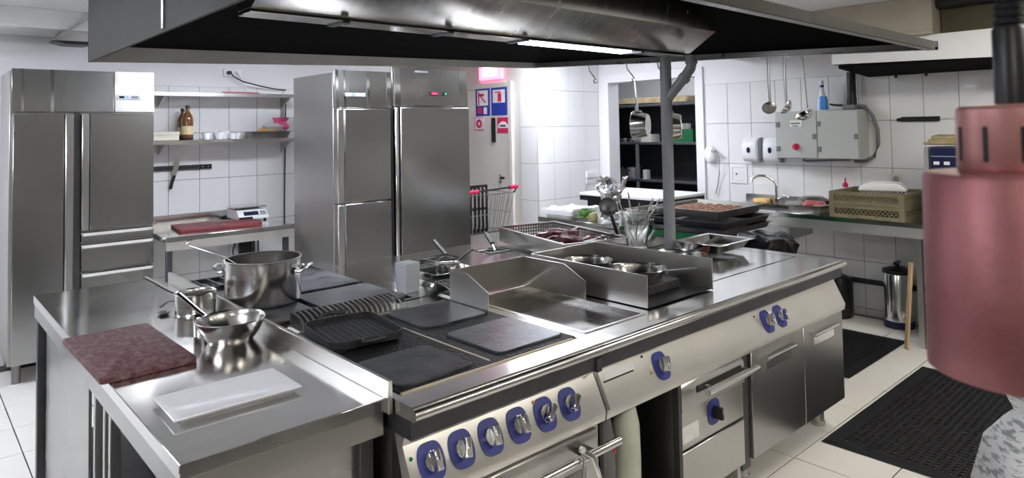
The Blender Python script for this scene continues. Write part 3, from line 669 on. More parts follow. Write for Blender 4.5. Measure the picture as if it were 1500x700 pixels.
def shelf(z, depth, label, y1=WY):
    t = thing('wall_shelf', label, 'shelf', (2.1, y1-depth/2, z-.03))
    obj('shelf_board', MB().box(1.435, 2.74, y1-depth, y1-.001, z-.012, z), 'steel_bright', t, .002)
    obj('lip', MB().box(1.435, 2.74, y1-depth, y1-depth+.004, z-.032, z-.012), 'steel_bright', t)
    for x in (1.60, 2.66): obj('bracket', MB().prism([(y1-.001, z-.013), (y1-depth+.03, z-.013), (y1-.001, z-.12)], 'x', x, x+.012), 'steel', t)
    return t
shelf(1.995, .27, 'upper stainless wall shelf below the wall socket')
shelf(1.60, .27, 'lower stainless wall shelf carrying the brown bottles')
solo('shelf_rail', MB().box(2.655, 2.685, 6.176, 6.192, 1.46, 1.98), 'steel', 'slotted steel upright between the two wall shelves', 'rail')
t = thing('wall_socket', 'white double wall socket with a black plug above the upper shelf', 'socket', (2.215, WY, 2.165))
obj('plate', MB().box(2.135, 2.295, 6.178, 6.2, 2.155, 2.228), 'white_plastic', t, .004)
for x in (2.175, 2.255): obj('socket_well', MB().cyl((x, 6.177, 2.19), (x, 6.172, 2.19), .028, .026, 20), 'white_plastic', t)
solo('power_plug', MB().cyl((2.175, 6.171, 2.19), (2.175, 6.13, 2.19), .019, .015, 14).tube([(2.175, 6.13, 2.19), (2.20, 6.11, 2.15), (2.28, 6.11, 2.11), (2.45, 6.13, 2.075), (2.58, 6.15, 2.055), (2.70, 6.16, 2.045)], .006, 8), 'black_plastic', 'black plug and cable in the wall socket', 'plug')
solo('power_plug', MB().cyl((2.255, 6.171, 2.19), (2.255, 6.145, 2.19), .017, .013, 14).tube([(2.255, 6.145, 2.19), (2.27, 6.14, 2.14), (2.30, 6.15, 2.09), (2.33, 6.16, 2.05), (2.36, 6.16, 2.01)], .005, 8), 'white_plastic', 'white plug and cable in the wall socket', 'plug')
solo('wall_cable', MB().tube([(2.70, 6.17, 1.95), (2.70, 6.18, 1.62), (2.695, 6.185, 1.3), (2.69, 6.185, 1.0), (2.69, 6.185, .80)], .006, 8), 'black_plastic', 'black cable running down the tiles beside the refrigerator', 'cable')
solo('dangling_cable', MB().tube([(2.25, 6.08, .78), (2.20, 6.07, .72), (2.17, 6.07, .62), (2.2, 6.07, .5)], .006, 8).tube([(2.25, 6.08, .78), (2.34, 6.08, .76), (2.40, 6.08, .68), (2.40, 6.08, .5)], .006, 8), 'black_plastic', 'looped black cable hanging under the wall table', 'cable')

def bottle(loc, label, s=1, mm='glass_brown'):
    t = thing('sauce_bottle', label, 'bottle', loc, 0, 'brown bottles on the lower shelf')
    obj('glass', MB().lathe([(0, 0), (.043, 0), (.045, .01), (.045, .17), (.038, .20), (.018, .235), (.015, .25), (.015, .262), (0, .262)], (0, 0, 0), 24), mm, t, local=True)
    obj('label_band', MB().lathe([(.0455, .045), (.0458, .046), (.0458, .115), (.0455, .116)], (0, 0, 0), 24), 'paper_label', t, local=True)
    obj('base_band', MB().lathe([(.0455, .0), (.0457, .001), (.0457, .02), (.0455, .021)], (0, 0, 0), 24), 'black_plastic', t, local=True)
    obj('cap', MB().lathe([(.0, .262), (.017, .262), (.017, .285), (.015, .288), (0, .288)], (0, 0, 0), 18), 'black_plastic', t, local=True)
    t.scale = (s, s, s); return t
bottle((1.785, 6.02, 1.6005), 'tall brown glass bottle with cream label on the lower shelf')
bottle((1.775, 6.12, 1.6005), 'smaller brown bottle behind the tall one on the lower shelf', .92)
t = thing('cardboard_box', 'flat cream box at the refrigerator end of the lower shelf', 'box', (1.60, 6.06, 1.6005))
obj('carton', MB().box(1.50, 1.71, 5.98, 6.14, 1.6005, 1.665), 'cream_box', t, .003)
obj('lid', MB().box(1.497, 1.713, 5.977, 6.143, 1.645, 1.672), 'cream_box', t, .003)
gl = thing('small_cup', 'small white cup in the row on the lower shelf', 'cup', (1.95, 6.06, 1.6005), 0, 'white cups on the lower shelf')
obj('cup', MB().lathe([(0, 0), (.022, 0), (.034, .03), (.038, .055), (.035, .055), (.03, .03), (.018, .006), (0, .006)], (0, 0, 0), 20), 'porcelain', gl, local=True)
obj('handle', MB().tube(arc((.045, .032), .018, -2.2, 2.2, 8, lambda a, b: (a-.012, 0, b)), .004, 6), 'porcelain', gl, local=True)
for k, (x, y, s_) in enumerate(((2.00, 6.10, .9), (2.05, 6.04, 1.1), (2.11, 6.09, 1.35), (2.16, 6.03, .9), (2.21, 6.08, 1.0))):
    c = copy_tree(gl); c.location = (x, y, 1.6005); c.scale = (s_, s_, s_); c.rotation_euler = (0, 0, k*1.1)
def gn_pan(mb, x0, x1, y0, y1, z0, z1, tap=.02, lip=.014, th=.002):
    # gastronorm pan: sloping sides, flat lip, open top
    P = lambda o, z: [(x0+o, y0+o, z), (x1-o, y0+o, z), (x1-o, y1-o, z), (x0+o, y1-o, z)]
    rings = [P(lip+tap, z0), P(lip, z1), P(0, z1), P(0, z1+th), P(lip+th, z1+th), P(lip+tap+th, z0+th)]
    vs = [p for r in rings for p in r]; fs = [(3, 2, 1, 0), (20, 21, 22, 23)]
    for i in range(5):
        for j in range(4): fs.append((i*4+j, i*4+(j+1) % 4, (i+1)*4+(j+1) % 4, (i+1)*4+j))
    return mb.add(vs, fs)
solo('baking_tin', gn_pan(MB(), 2.29, 2.66, 5.95, 6.14, 1.6005, 1.66, .02, .008), 'steel_old', 'old metal baking tin on the lower shelf holding a pink bag', 'tin', bevel=.002)
b_ = MB().lathe([(0, 0), (.08, .0), (.10, .03), (.09, .06), (.05, .08), (.03, .1), (.05, .135), (0, .12)], (2.53, 6.05, 1.604), 22, 1.1, .7)
bg_ = thing('food_bag', 'twisted clear and pink food bag in the baking tin', 'bag', (2.53, 6.05, 1.604))
obj('contents', crumple(MB().lathe([(0, 0), (.10, .0), (.12, .03), (.10, .06), (.05, .085), (0, .09)], (2.48, 6.05, 1.606), 22, 1.1, .55), .008, 18, 3), 'bread', bg_)
obj('pink_film', crumple(MB().lathe([(0, .045), (.05, .05), (.07, .075), (.045, .115), (.07, .155), (.03, .15), (0, .13)], (2.60, 6.05, 1.63), 18, 1.2, .6), .016, 22, 5), 'pink_film', bg_)
obj('clear_film', crumple(MB().lathe([(0, .03), (.07, .04), (.09, .07), (.05, .10), (0, .105)], (2.54, 6.05, 1.635), 20, 1.3, .6), .014, 20, 8), 'bag_film', bg_)
solo('red_spatula', MB().ribbon([(2.07, 6.02, 2.004), (2.2, 6.02, 2.006), (2.38, 6.02, 2.004)], .05, .012), 'pink_red', 'flat reddish spatula lying on the upper shelf', 'spatula')
t = thing('magnetic_knife_strip', 'black magnetic knife strip on the tiles under the shelves', 'knife rack', (1.74, WY, 1.34))
obj('strip', MB().box(1.43, 2.03, 6.172, 6.193, 1.345, 1.385), 'black_plastic', t, .003)
obj('magnet_rail', MB().box(1.44, 1.93, 6.169, 6.172, 1.352, 1.358).box(1.44, 1.93, 6.169, 6.172, 1.37, 1.376), 'dark_steel', t)
for x in (1.955, 2.0): obj('screw', MB().cyl((x, 6.172, 1.366), (x, 6.169, 1.366), .006, n=10), 'steel_bright', t)
t = thing('chef_knife', 'chef knife hanging blade up on the magnetic strip', 'knife', (1.73, 6.165, 1.2))
Mk = Matrix.Translation((1.725, 6.163, 1.335)) @ Matrix.Rotation(.27, 4, 'Y')
obj('blade', MB().prism([(-.02, -.03), (.02, -.03), (.021, .05), (.012, .115), (-.008, .145), (-.02, .10)], 'y', 0, .003).xf(Mk), 'steel_bright', t)
obj('handle', MB().prism([(-.004, -.03), (.018, -.03), (.016, -.10), (.02, -.145), (-.004, -.15), (-.008, -.09)], 'y', -.008, .010).xf(Mk), 'black_plastic', t, .003)
t = thing('kitchen_scale', 'white electronic kitchen scale on the wall table', 'scale', (2.26, 5.95, .90))
obj('body', MB().prism([(5.80, .915), (5.80, .93), (5.86, .99), (6.10, .995), (6.10, .915)], 'x', 2.13, 2.385), 'white_plastic', t, .006, 2)
for x, y in ((2.15, 5.83), (2.36, 5.83), (2.15, 6.07), (2.36, 6.07)): obj('foot', MB().cyl((x, y, .9005), (x, y, .916), .012, n=10), 'black_plastic', t)
obj('platter', MB().rrect(2.12, 2.395, 5.87, 6.11, 1.008, 1.018, .015), 'steel_bright', t, .002)
obj('platter_support', MB().box(2.17, 2.34, 5.92, 6.06, .994, 1.008), 'black_plastic', t)
nrm = Vector((0, -.06, .06)).normalized()
Ms = Matrix((Vector((1, 0, 0)), Vector((0, .06, .06)).normalized(), Vector((0, -.06, .06)).normalized())).transposed().to_4x4(); Ms.translation = Vector((2.2575, 5.83, .96))
obj('screen', MB().box(-.08, .045, -.018, .022, .0005, .003).xf(Ms), 'blue_dark', t)
obj('keypad', MB().box(.06, .11, -.02, .024, .0005, .003).xf(Ms), 'grey_plastic', t)
solo('red_cutting_board', MB().rrect(-.31, .31, -.19, .19, 0, .022, .02).xf(Matrix.Translation((1.92, 5.72, .9005)) @ Matrix.Rotation(-.10, 4, 'Z')), 'red_board', 'dark red cutting board on the wall table before the scale', 'cutting board', bevel=.003)
t = thing('table_knife', 'long knife lying across the dark red cutting board', 'knife', (2.05, 5.82, .923))
obj('blade', MB().prism([(1.88, 5.83), (2.13, 5.795), (2.13, 5.825), (1.94, 5.845)], 'z', .9235, .9255), 'steel_bright', t)
obj('handle', MB().prism([(2.13, 5.795), (2.24, 5.785), (2.24, 5.81), (2.13, 5.825)], 'z', .923, .938), 'black_plastic', t, .003)

# corner fitting under the ceiling beam and its strut
t = thing('vent_outlet', 'grey metal vent outlet under the ceiling beam above the wide refrigerator', 'vent', (1.1, 5.9, 2.33))
obj('housing', MB().prism([(.80, 2.335), (1.10, 2.34), (1.10, 2.405), (.86, 2.409)], 'y', 5.74, 5.95), 'steel_fridge_side', t)
obj('mouth', MB().prism([(.80, 2.334), (.88, 2.315), (1.02, 2.315), (1.10, 2.339)], 'y', 5.75, 5.94), 'black_metal', t)
solo('beam_strut', MB().box(-.008, .008, -.01, .01, 0, .34).xf(Matrix.Translation((.80, 5.70, 2.335)) @ Matrix.Rotation(.9, 4, 'Y')), 'steel', 'thin diagonal steel strut beside the vent outlet', 'strut')


# ================================================================== THINGS ON THE PREP TABLE
def pan(name, label, cat, loc, rz, r0, r1, h, round_=0., t=.003, m='steel_pot', group=None, handle=None, hm='steel_bright', rim=True, n=40):
    # round vessel, handle leaves along local +x
    th = thing(name, label, cat, loc, rz, group)
    prof = [(0, 0), (r0*.98, 0), (r0, .003)]
    K = 6
    for i in range(1, K+1):
        f = i/K; g = math.sin(f*PI/2) if round_ else f
        prof.append((r0+(r1-r0)*(g*round_+f*(1-round_)), .003+(h-.003)*f))
    inner = [(max(r-t, 0), max(z, t)) for r, z in prof[2:]][::-1]
    if rim: prof.append((r1+.003, h+.002)); prof.append((r1+.001, h+.005))
    obj('bowl', MB().lathe(prof+inner+[(0, t)], (0, 0, 0), n), m, th, local=True)
    if handle:
        L, z0, z1, wd, thk = handle
        pth = [(r1-.002, 0, h*.72), (r1+.02, 0, h*.72+(z0)*.35), (r1+L*.3, 0, h*.72+z0*.7), (r1+L*.65, 0, h*.72+z0+(z1-z0)*.4), (r1+L, 0, h*.72+z1)]
        hd_ = obj('handle', MB().ribbon(pth, wd, thk, (0, 0, 1), [.7, .8, 1, 1.1, 1.15]), hm, th, local=True)
        obj('rivet_plate', MB().box(r1-.004, r1+.004, -wd*.8, wd*.8, h*.5, h*.88), 'steel_bright', hd_, .001, local=True)
    return th
solo('maroon_cutting_board', MB().rrect(-.14, .14, -.285, .285, 0, .02, .012).xf(Matrix.Translation((.59, 2.655, .9005)) @ Matrix.Rotation(.02, 4, 'Z')), 'maroon_board', 'large maroon cutting board with whitish knife scratches on the prep table', 'cutting board', bevel=.004, seg=2)
t = thing('serving_plate', 'white rectangular porcelain serving plate on the prep table', 'plate', (.703, 2.0, .9005), -.015)
pm = MB(); hx, hy = .172, .108
def PR(o, z): return [(-hx+o, -hy+o, z), (hx-o, -hy+o, z), (hx-o, hy-o, z), (-hx+o, hy-o, z)]
rings = [PR(.022, 0), PR(.02, .006), PR(0, .014), PR(.001, .017), PR(.006, .017), PR(.03, .010)]
pm.add([p for r in rings for p in r], [(3, 2, 1, 0), (20, 21, 22, 23)]+[(i*4+j, i*4+(j+1) % 4, (i+1)*4+(j+1) % 4, (i+1)*4+j) for i in range(5) for j in range(4)])
obj('plate', pm, 'porcelain', t, .0035, 2, local=True)
pan('saucepan', 'small straight-sided steel saucepan with long handle on the prep table', 'saucepan', (.93, 3.03, .9005), math.radians(118), .078, .08, .085, handle=(.20, .03, .07, .022, .006))
pan('saute_pan', 'round-bottomed steel saute pan in front of the stockpot', 'pan', (.90, 2.54, .9005), math.radians(106), .078, .118, .078, .6, handle=(.20, .03, .075, .022, .006))
t = thing('steel_cup', 'small cylindrical steel cup between saucepan and saute pan', 'cup', (.845, 2.68, .9005))
obj('cup', MB().lathe([(0, 0), (.027, 0), (.029, .004), (.03, .072), (.031, .075), (.028, .075), (.027, .006), (0, .006)], (0, 0, 0), 24), 'steel_pot', t, local=True)
t = thing('serving_tongs', 'steel tongs with dark scalloped tips lying beside the saucepan', 'tongs', (.86, 3.12, .9005))
obj('arm', MB().ribbon([(.925, 3.15, .93), (.88, 3.12, .925), (.83, 3.08, .912)], .016, .003), 'steel_bright', t)
obj('arm', MB().ribbon([(.925, 3.15, .935), (.86, 3.17, .935), (.825, 3.14, .925)], .014, .003), 'dark_steel', t)
obj('tip', MB().lathe([(0, 0), (.018, .002), (.024, .008), (.02, .012), (0, .01)], (.825, 3.10, .9005), 12, 1, 1.3), 'dark_steel', t)
# stockpot on the rear plate, long ladle inside
sp = thing('stockpot', 'large brushed steel stockpot with side handles on the rear hot plate', 'stockpot', (1.192, 2.965, .9145))
obj('pot', MB().lathe([(0, 0), (.148, 0), (.155, .004), (.1575, .01), (.158, .182), (.163, .185), (.163, .190), (.154, .190), (.154, .012), (0, .012)], (0, 0, 0), 56), 'steel_pot', sp, local=True)
for a in (-.75, -.75+PI):
    ca, sa = math.cos(a), math.sin(a)
    R_ = lambda r, s_, z: (r*ca-s_*sa, r*sa+s_*ca, z)
    hh = obj('handle', MB().tube([R_(.157, -.045, .135), R_(.181, -.05, .137), R_(.204, -.04, .153), R_(.209, 0, .16), R_(.204, .04, .153), R_(.181, .05, .137), R_(.157, .045, .135)], .006, 8), 'steel_bright', sp, local=True)
    for s_ in (-.045, .045):
        c = Vector(R_(.158, s_, .135)); obj('rivet_plate', MB().cyl(c, c+Vector((ca, sa, 0))*.004, .016, n=12), 'steel_bright', hh, local=True)
t = thing('pot_ladle', 'long-handled ladle leaning out over the stockpot rim', 'ladle', (1.215, 2.94, .93))
obj('rod', MB().tube([(1.26, 2.88, .945), (1.06, 3.065, 1.112), (1.03, 3.09, 1.125), (.945, 3.155, 1.163), (.935, 3.165, 1.172), (.945, 3.18, 1.182), (.965, 3.185, 1.184)], .0028, 8), 'steel_pot', t)
obj('bowl', MB().lathe([(0, 0), (.028, .004), (.042, .024), (.044, .036), (.041, .036), (.038, .024), (.026, .008), (0, .005)], (1.262, 2.878, .93), 20), 'steel_bright', t)
# things round the rear burner
t = thing('trivet_chain', 'tangled chrome wire trivet on the rear burner grate', 'trivet', (1.27, 3.46, .924))
for k, (dx, dy) in enumerate(((0, 0), (.03, .02), (-.02, .03))):
    obj('wire_ring', MB().tube([(1.25+dx+.045*math.cos(a), 3.44+dy+.035*math.sin(a), .931+.013*k+.008*math.sin(2*a+k)) for a in [2*PI*i/20 for i in range(20)]], .0045, 6, True), 'chrome', t)
# oval grill pan on the front range
gp = thing('grill_pan', 'black oval cast-iron grill pan on the front hot plate beside the upstand', 'pan', (1.235, 2.255, .9115), -.12)
obj('pan_body', MB().rrect(-.135, .135, -.165, .165, 0, .010, .05), 'cast_iron', gp, .004, local=True)
def rr_ring(hx, hy, r, z, k=5):
    return [(cx+r*math.cos(a0+PI/2*i/k), cy+r*math.sin(a0+PI/2*i/k), z) for cx, cy, a0 in ((hx-r, -hy+r, -PI/2), (hx-r, hy-r, 0), (-hx+r, hy-r, PI/2), (-hx+r, -hy+r, PI)) for i in range(k+1)]
obj('pan_rim', MB().sweep(rr_ring(.135, .165, .05, .017), [(-.004, -.012), (.004, -.012), (.004, .012), (-.004, .012)], (0, 0, 1), True), 'cast_iron', gp, local=True)
for k in range(9): obj('ridge', MB().box(-.10+.025*k-.003, -.10+.025*k+.003, -.13, .13, .010, .0135), 'cast_iron', gp, local=True)
obj('handle', MB().tube([(-.04, .165, .022), (-.055, .20, .027), (0, .225, .030), (.055, .20, .027), (.04, .165, .022)], .008, 8), 'cast_iron', gp, local=True)
obj('handle', MB().tube([(-.03, -.165, .022), (-.04, -.19, .025), (0, -.20, .027), (.04, -.19, .025), (.03, -.165, .022)], .007, 8), 'cast_iron', gp, local=True)

# frying pans in the splash box
P1 = pan('frying_pan', 'bright steel frying pan at the closed back of the splash box', 'frying pan', (2.50, 2.235, .951), math.radians(-70), .095, .118, .05, .4, handle=(.055, .005, .01, .02, .006))
P2 = pan('frying_pan', 'bright steel frying pan with its handle reaching the open front of the splash box', 'frying pan', (2.52, 1.935, .951), math.radians(-42), .092, .118, .05, .4, handle=(.14, .004, .008, .022, .006))
# shallow pan and tray on the solid top
pan('black_handled_pan', 'wide shallow steel pan with curved black handle behind the splash box', 'frying pan', (3.185, 2.19, .9015), math.radians(-3), .115, .135, .04, .4, handle=(.27, .03, .06, .026, .014), hm='black_plastic')
t = thing('steel_tray', 'steel tray with egg remains propped on rolls on the solid top', 'tray', (3.54, 2.22, .9015), .0)
obj('pan', gn_pan(MB(), 3.36, 3.74, 2.03, 2.345, .925, .975, .03, .02), 'steel_bright', t, .004)
obj('egg_remains', crumple(MB().lathe([(0, 0), (.06, 0), (.05, .008), (0, .01)], (3.64, 2.15, .929), 18, 1.2, .7), .005, 20, 2), 'egg', t)
for k, y_ in enumerate((2.14,)):
    solo('bread_roll', MB().lathe([(0, 0), (.010, .0), (.012, .006), (.012, .016), (.009, .022), (0, .022)], (0, 0, 0), 14, 1, 3.0).xf(Matrix.Translation((3.405, 2.17, .9015))), 'patty', 'small brown roll under the edge of the steel tray', 'bread roll')

# perforated tray with dark meat
tx0, tx1, ty0, ty1, tz0, tz1 = 2.72, 3.14, 2.60, 3.40, .915, 1.005
t = thing('perforated_tray', 'deep perforated steel tray filled with dark red meat pieces', 'tray', (2.72, 2.60, .9))
fm = MB()
fm.box(tx0, tx1, ty0, ty0+.003, tz0, tz1).box(tx0, tx0+.003, ty0+.003, ty1, tz0, tz1)
obj('side_walls', fm, 'steel_pot', t)
gm = MB()
for k in range(22):
    x_ = tx0+.01+(tx1-tx0-.02)*k/21; gm.box(x_-.005, x_+.005, ty1-.003, ty1, tz0, tz1)
for k in range(5):
    z_ = tz0+.005+(tz1-tz0-.01)*k/4; gm.box(tx0, tx1, ty1-.0035, ty1+.0005, z_-.005, z_+.005)
g1 = obj('lattice_back', gm, 'steel_pot', t); g1['kind'] = 'stuff'
gm = MB()
for k in range(40):
    y_ = ty0+.01+(ty1-ty0-.02)*k/39; gm.box(tx1-.003, tx1, y_-.005, y_+.005, tz0, tz1)
for k in range(5):
    z_ = tz0+.005+(tz1-tz0-.01)*k/4; gm.box(tx1-.0035, tx1+.0005, ty0, ty1, z_-.005, z_+.005)
g1 = obj('lattice_side', gm, 'steel_pot', t); g1['kind'] = 'stuff'
gm = MB()
for k in range(22):
    x_ = tx0+.01+(tx1-tx0-.02)*k/21; gm.box(x_-.005, x_+.005, ty0, ty1, tz0, tz0+.003)
for k in range(40):
    y_ = ty0+.01+(ty1-ty0-.02)*k/39; gm.box(tx0, tx1, y_-.005, y_+.005, tz0-.0005, tz0+.0035)
g1 = obj('lattice_floor', gm, 'steel_pot', t); g1['kind'] = 'stuff'
rim = [(tx0, ty0, tz1), (tx1, ty0, tz1), (tx1, ty1, tz1), (tx0, ty1, tz1)]
obj('rim', holed(MB(), tx0-.014, tx1+.014, ty0-.014, ty1+.014, tz1, tz1+.004, [(tx0+.004, tx1-.004, ty0+.004, ty1-.004)]), 'steel_bright', t)
obj('runner', MB().box(tx0+.02, tx1-.02, ty0+.1, ty0+.12, .9005, tz0-.001), 'steel', t); obj('runner', MB().box(tx0+.02, tx1-.02, ty1-.42, ty1-.40, .9005, tz0-.001), 'steel', t)
t.rotation_euler = (0, 0, -.25)
TR = Matrix.Translation((2.72, 2.60, 0)) @ Matrix.Rotation(-.25, 4, 'Z') @ Matrix.Translation((-2.72, -2.60, 0))
random.seed(3)
shapes = []
for k in range(5):
    shapes.append(mesh('meat_piece', crumple(MB().lathe([(0, 0), (.03, .0), (.042, .012), (.03, .026), (0, .03)], (0, 0, 0), 12, 1.2, .55), .012, 24, k*3+1), 'meat'))
for k in range(46):
    o = link('meat_piece', shapes[k % 5]); lay = k//16
    o.location = TR @ Vector((random.uniform(tx0+.085, tx1-.085), random.uniform(ty0+.085, ty0+.50), tz0+.016+.026*lay+random.uniform(0, .006)))
    o.rotation_euler = (random.uniform(-.35, .35), random.uniform(-.35, .35), random.uniform(0, 6)); o.scale = (1.15, 1.15, 1.15)
    o['label'] = 'dark red piece of meat heaped in the perforated tray'; o['category'] = 'meat'; o['group'] = 'meat pieces in the perforated tray'

# small stack of trays and pan by the second flue
t = thing('small_tray', 'small steel tray, lower of the two by the flue grille', 'tray', (1.93, 2.66, .9005)); obj('pan', gn_pan(MB(), 1.85, 2.13, 2.60, 2.80, .9005, .935, .02, .012), 'steel_bright', t, .002)
t = thing('small_tray', 'small steel tray holding the little saucepan, upper of the two by the flue grille', 'tray', (1.95, 2.68, .938)); obj('pan', gn_pan(MB(), 1.86, 2.13, 2.61, 2.81, .9385, .968, .02, .012), 'steel_bright', t, .002)
pan('little_saucepan', 'little steel saucepan standing on the two small trays', 'saucepan', (2.0, 2.705, .941), math.radians(22), .055, .06, .055, handle=(.19, .02, .04, .018, .006))
solo('plastic_container', MB().lathe([(0, 0), (.05, 0), (.054, .01), (.058, .13), (.06, .135), (.055, .135), (.05, .012), (0, .008)], (1.765, 2.70, .9005), 4, 1, 1).xf(Matrix.Translation((1.765, 2.70, 0)) @ Matrix.Rotation(PI/4+.1, 4, 'Z') @ Matrix.Translation((-1.765, -2.70, 0))), 'plastic_clear', 'cloudy clear plastic container on the rear worktop beside the small trays', 'container', bevel=.008, seg=2)

# pitcher crowded with utensils
t = thing('clear_pitcher', 'tall clear pitcher crowded with spoons and ladles', 'pitcher', (3.36, 2.60, .9005))
obj('jug', MB().lathe([(0, 0), (.068, 0), (.07, .006), (.062, .02), (.085, .19), (.10, .215), (.098, .217), (.082, .19), (.059, .02), (0, .014)], (0, 0, 0), 28), 'glass_clear', t, local=True)
obj('handle', MB().tube([(.088, -.02, .17), (.13, -.03, .165), (.14, -.03, .10), (.10, -.02, .05), (.074, -.015, .05)], .007, 8), 'glass_clear', t, local=True)
def spoon(p0, p1, rb, label, m='steel_bright', name='serving_spoon'):
    p0, p1 = Vector(p0), Vector(p1); d = (p1-p0).normalized()
    t = thing(name, label, 'spoon' if 'ladle' not in name else 'ladle', p0, 0, 'utensils in the pitcher')
    obj('stem', MB().ribbon([Vector((0, 0, 0)), (p1-p0)*.5, p1-p0], .012, .004, (0, 1, 0)), m, t, local=True)
    side = d.orthogonal().normalized(); nn = d.cross(side)
    Mb = Matrix((side, d, nn)).transposed().to_4x4(); Mb.translation = p1-p0+d*rb*.9
    obj('bowl', MB().lathe([(0, -rb*.35), (rb*.6, -rb*.22), (rb, 0), (rb*.92, 0), (rb*.55, -rb*.15), (0, -rb*.26)], (0, 0, 0), 16, .8, 1.15).xf(Mb), m, t, local=True)
spoon((3.35, 2.61, .93), (3.28, 2.66, 1.17), .035, 'big steel spoon leaning towards the foil in the pitcher')
spoon((3.36, 2.60, .93), (3.40, 2.53, 1.15), .034, 'round-bowled spoon leaning forward in the pitcher')
spoon((3.365, 2.60, .93), (3.46, 2.53, 1.15), .032, 'second round-bowled spoon beside the post in the pitcher')
spoon((3.35, 2.60, .93), (3.33, 2.56, 1.13), .03, 'small dull spoon low in the pitcher', 'steel_old')
spoon((3.37, 2.61, .93), (3.37, 2.66, 1.19), .028, 'slim upright spoon at the rim of the pitcher')
t = thing('dark_skimmer', 'dark round skimmer standing between the foil and the pitcher', 'skimmer', (3.40, 2.76, .9005))
obj('stem', MB().cyl((3.40, 2.76, .905), (3.365, 2.81, 1.11), .012, n=10), 'black_plastic', t)
obj('disc', MB().lathe([(0, -.02), (.045, -.012), (.062, 0), (.058, .004), (.04, -.008), (0, -.014)], (0, 0, 0), 20).xf(Matrix.Translation((3.36, 2.82, 1.14)) @ Matrix.Rotation(1.1, 4, 'X') @ Matrix.Rotation(-.5, 4, 'Y')), 'dark_steel', t)
obj('foot', MB().cyl((3.40, 2.76, .9005), (3.40, 2.76, .91), .04, n=16), 'black_plastic', t)
t = thing('steel_jug', 'squat steel measuring jug left of the pitcher', 'jug', (3.262, 2.70, .9005))
obj('jug', MB().lathe([(0, 0), (.045, 0), (.047, .005), (.05, .075), (.053, .078), (.048, .078), (.044, .006), (0, .006)], (0, 0, 0), 22), 'steel_pot', t, local=True)
obj('handle', MB().ribbon([(-.049, 0, .068), (-.075, 0, .062), (-.08, 0, .035), (-.05, 0, .018)], .014, .003, (0, 1, 0)), 'steel_bright', t, local=True)
solo('glass_tumbler', MB().lathe([(0, 0), (.028, 0), (.036, .085), (.034, .085), (.027, .008), (0, .008)], (3.20, 2.475, .9005), 20), 'glass_clear', 'small clear glass tumbler behind the splash box', 'glass')
t = thing('spice_dish', 'oval steel dish with brown spice behind the steel jug', 'dish', (3.40, 3.02, .9005))
obj('dish', MB().lathe([(0, 0), (.08, 0), (.11, .025), (.107, .027), (.078, .004), (0, .004)], (3.40, 3.02, .9005), 28, 1.2, .9), 'steel_pot', t)
obj('spice', crumple(MB().lathe([(0, .005), (.07, .006), (.04, .025), (0, .032)], (3.40, 3.02, .9005), 16), .006, 30, 4), 'patty', t)

# ================================================================== SIDE TABLE BEYOND THE ISLAND
t = thing('side_table', 'stainless side table beyond the island holding foil tray and herbs', 'table', (4.2, 3.55, 0))
obj('tabletop', MB().box(3.86, 4.60, 3.14, 3.98, .895, .93), 'steel_top', t, .002)
obj('apron', MB().box(3.865, 4.595, 3.144, 3.158, .83, .895).box(3.865, 3.88, 3.158, 3.975, .83, .895), 'steel', t)
for x, y in ((3.88, 3.165), (4.54, 3.165), (3.88, 3.93), (4.54, 3.93)): obj('leg', MB().box(x, x+.04, y, y+.04, 0, .895), 'steel', t)
ft = thing('film_covered_tray', 'white tray wrapped in crumpled clear film on the side table', 'tray', (4.02, 3.72, .9305))
obj('tray', gn_pan(MB(), 3.87, 4.25, 3.625, 3.965, .9305, .99, .03, .01), 'white_plastic', ft, .003)
fm = MB(); K = 22
for i in range(K+1):
    for j in range(K+1):
        a, b = i/K, j/K; e = min(a, 1-a, b, 1-b)
        fm.v.append((3.86+.40*a, 3.615+.36*b, (.998+.018*noise.noise((a*7, b*7, 2))) if e > .04 else .962+.01*noise.noise((a*20, b*20, 5))))
for i in range(K):
    for j in range(K): q = i*(K+1)+j; fm.f.append((q, q+K+1, q+K+2, q+1))
obj('film', fm, 'bag_film', ft)
# foil package
fo = MB().lathe([(0, 0), (.06, 0), (.08, .02), (.07, .045), (.085, .065), (.07, .09), (.085, .11), (.075, .135), (.095, .155), (.09, .18), (.12, .20), (.115, .225), (.14, .25), (.12, .245), (.10, .215), (.08, .19), (.05, .17), (0, .15)], (0, 0, 0), 26, 1, .65)
random.seed(8); fo.v = [(p[0]+random.uniform(-.017, .017), p[1]+random.uniform(-.017, .017), p[2]+(random.uniform(-.012, .012)+.05*max(0, p[2]-.17)/.08*math.sin(3*math.atan2(p[1], p[0])+1))*(p[2] > .01)) for p in fo.v]
fo = solo('foil_package', crumple(fo, .02, 12, 6).xf(Matrix.Translation((4.03, 3.36, .945)) @ Matrix.Rotation(.75, 4, 'Z') @ Matrix.Diagonal((1.15, 1.25, 1.08, 1))), 'foil', 'tall crumpled aluminium foil package on the side table', 'foil')
fo.data.polygons.foreach_set('use_smooth', [False]*len(fo.data.polygons))
t = thing('herb_bunch', 'bunch of green herbs with pale stems on the side table', 'herbs', (4.0, 3.46, .9305))
obj('stems', crumple(MB().lathe([(0, 0), (.04, 0), (.05, .03), (.04, .055), (0, .06)], (3.95, 3.47, .931), 16, .9, .7), .010, 26, 1), 'herb_root', t)
hm_ = MB(); random.seed(11)
for k in range(160):
    c = Vector((3.93+random.gauss(0, .022), 3.52+random.gauss(0, .022), .955+random.uniform(0, .055))); a = Vector((random.uniform(-1, 1), random.uniform(-1, 1), random.uniform(-.3, .6))).normalized()*.028
    b = a.orthogonal().normalized()*.010; hm_.add([c-a, c+b, c+a, c-b], [(0, 1, 2, 3)])
lv = obj('leaves', hm_, 'herb', t); lv['kind'] = 'stuff'

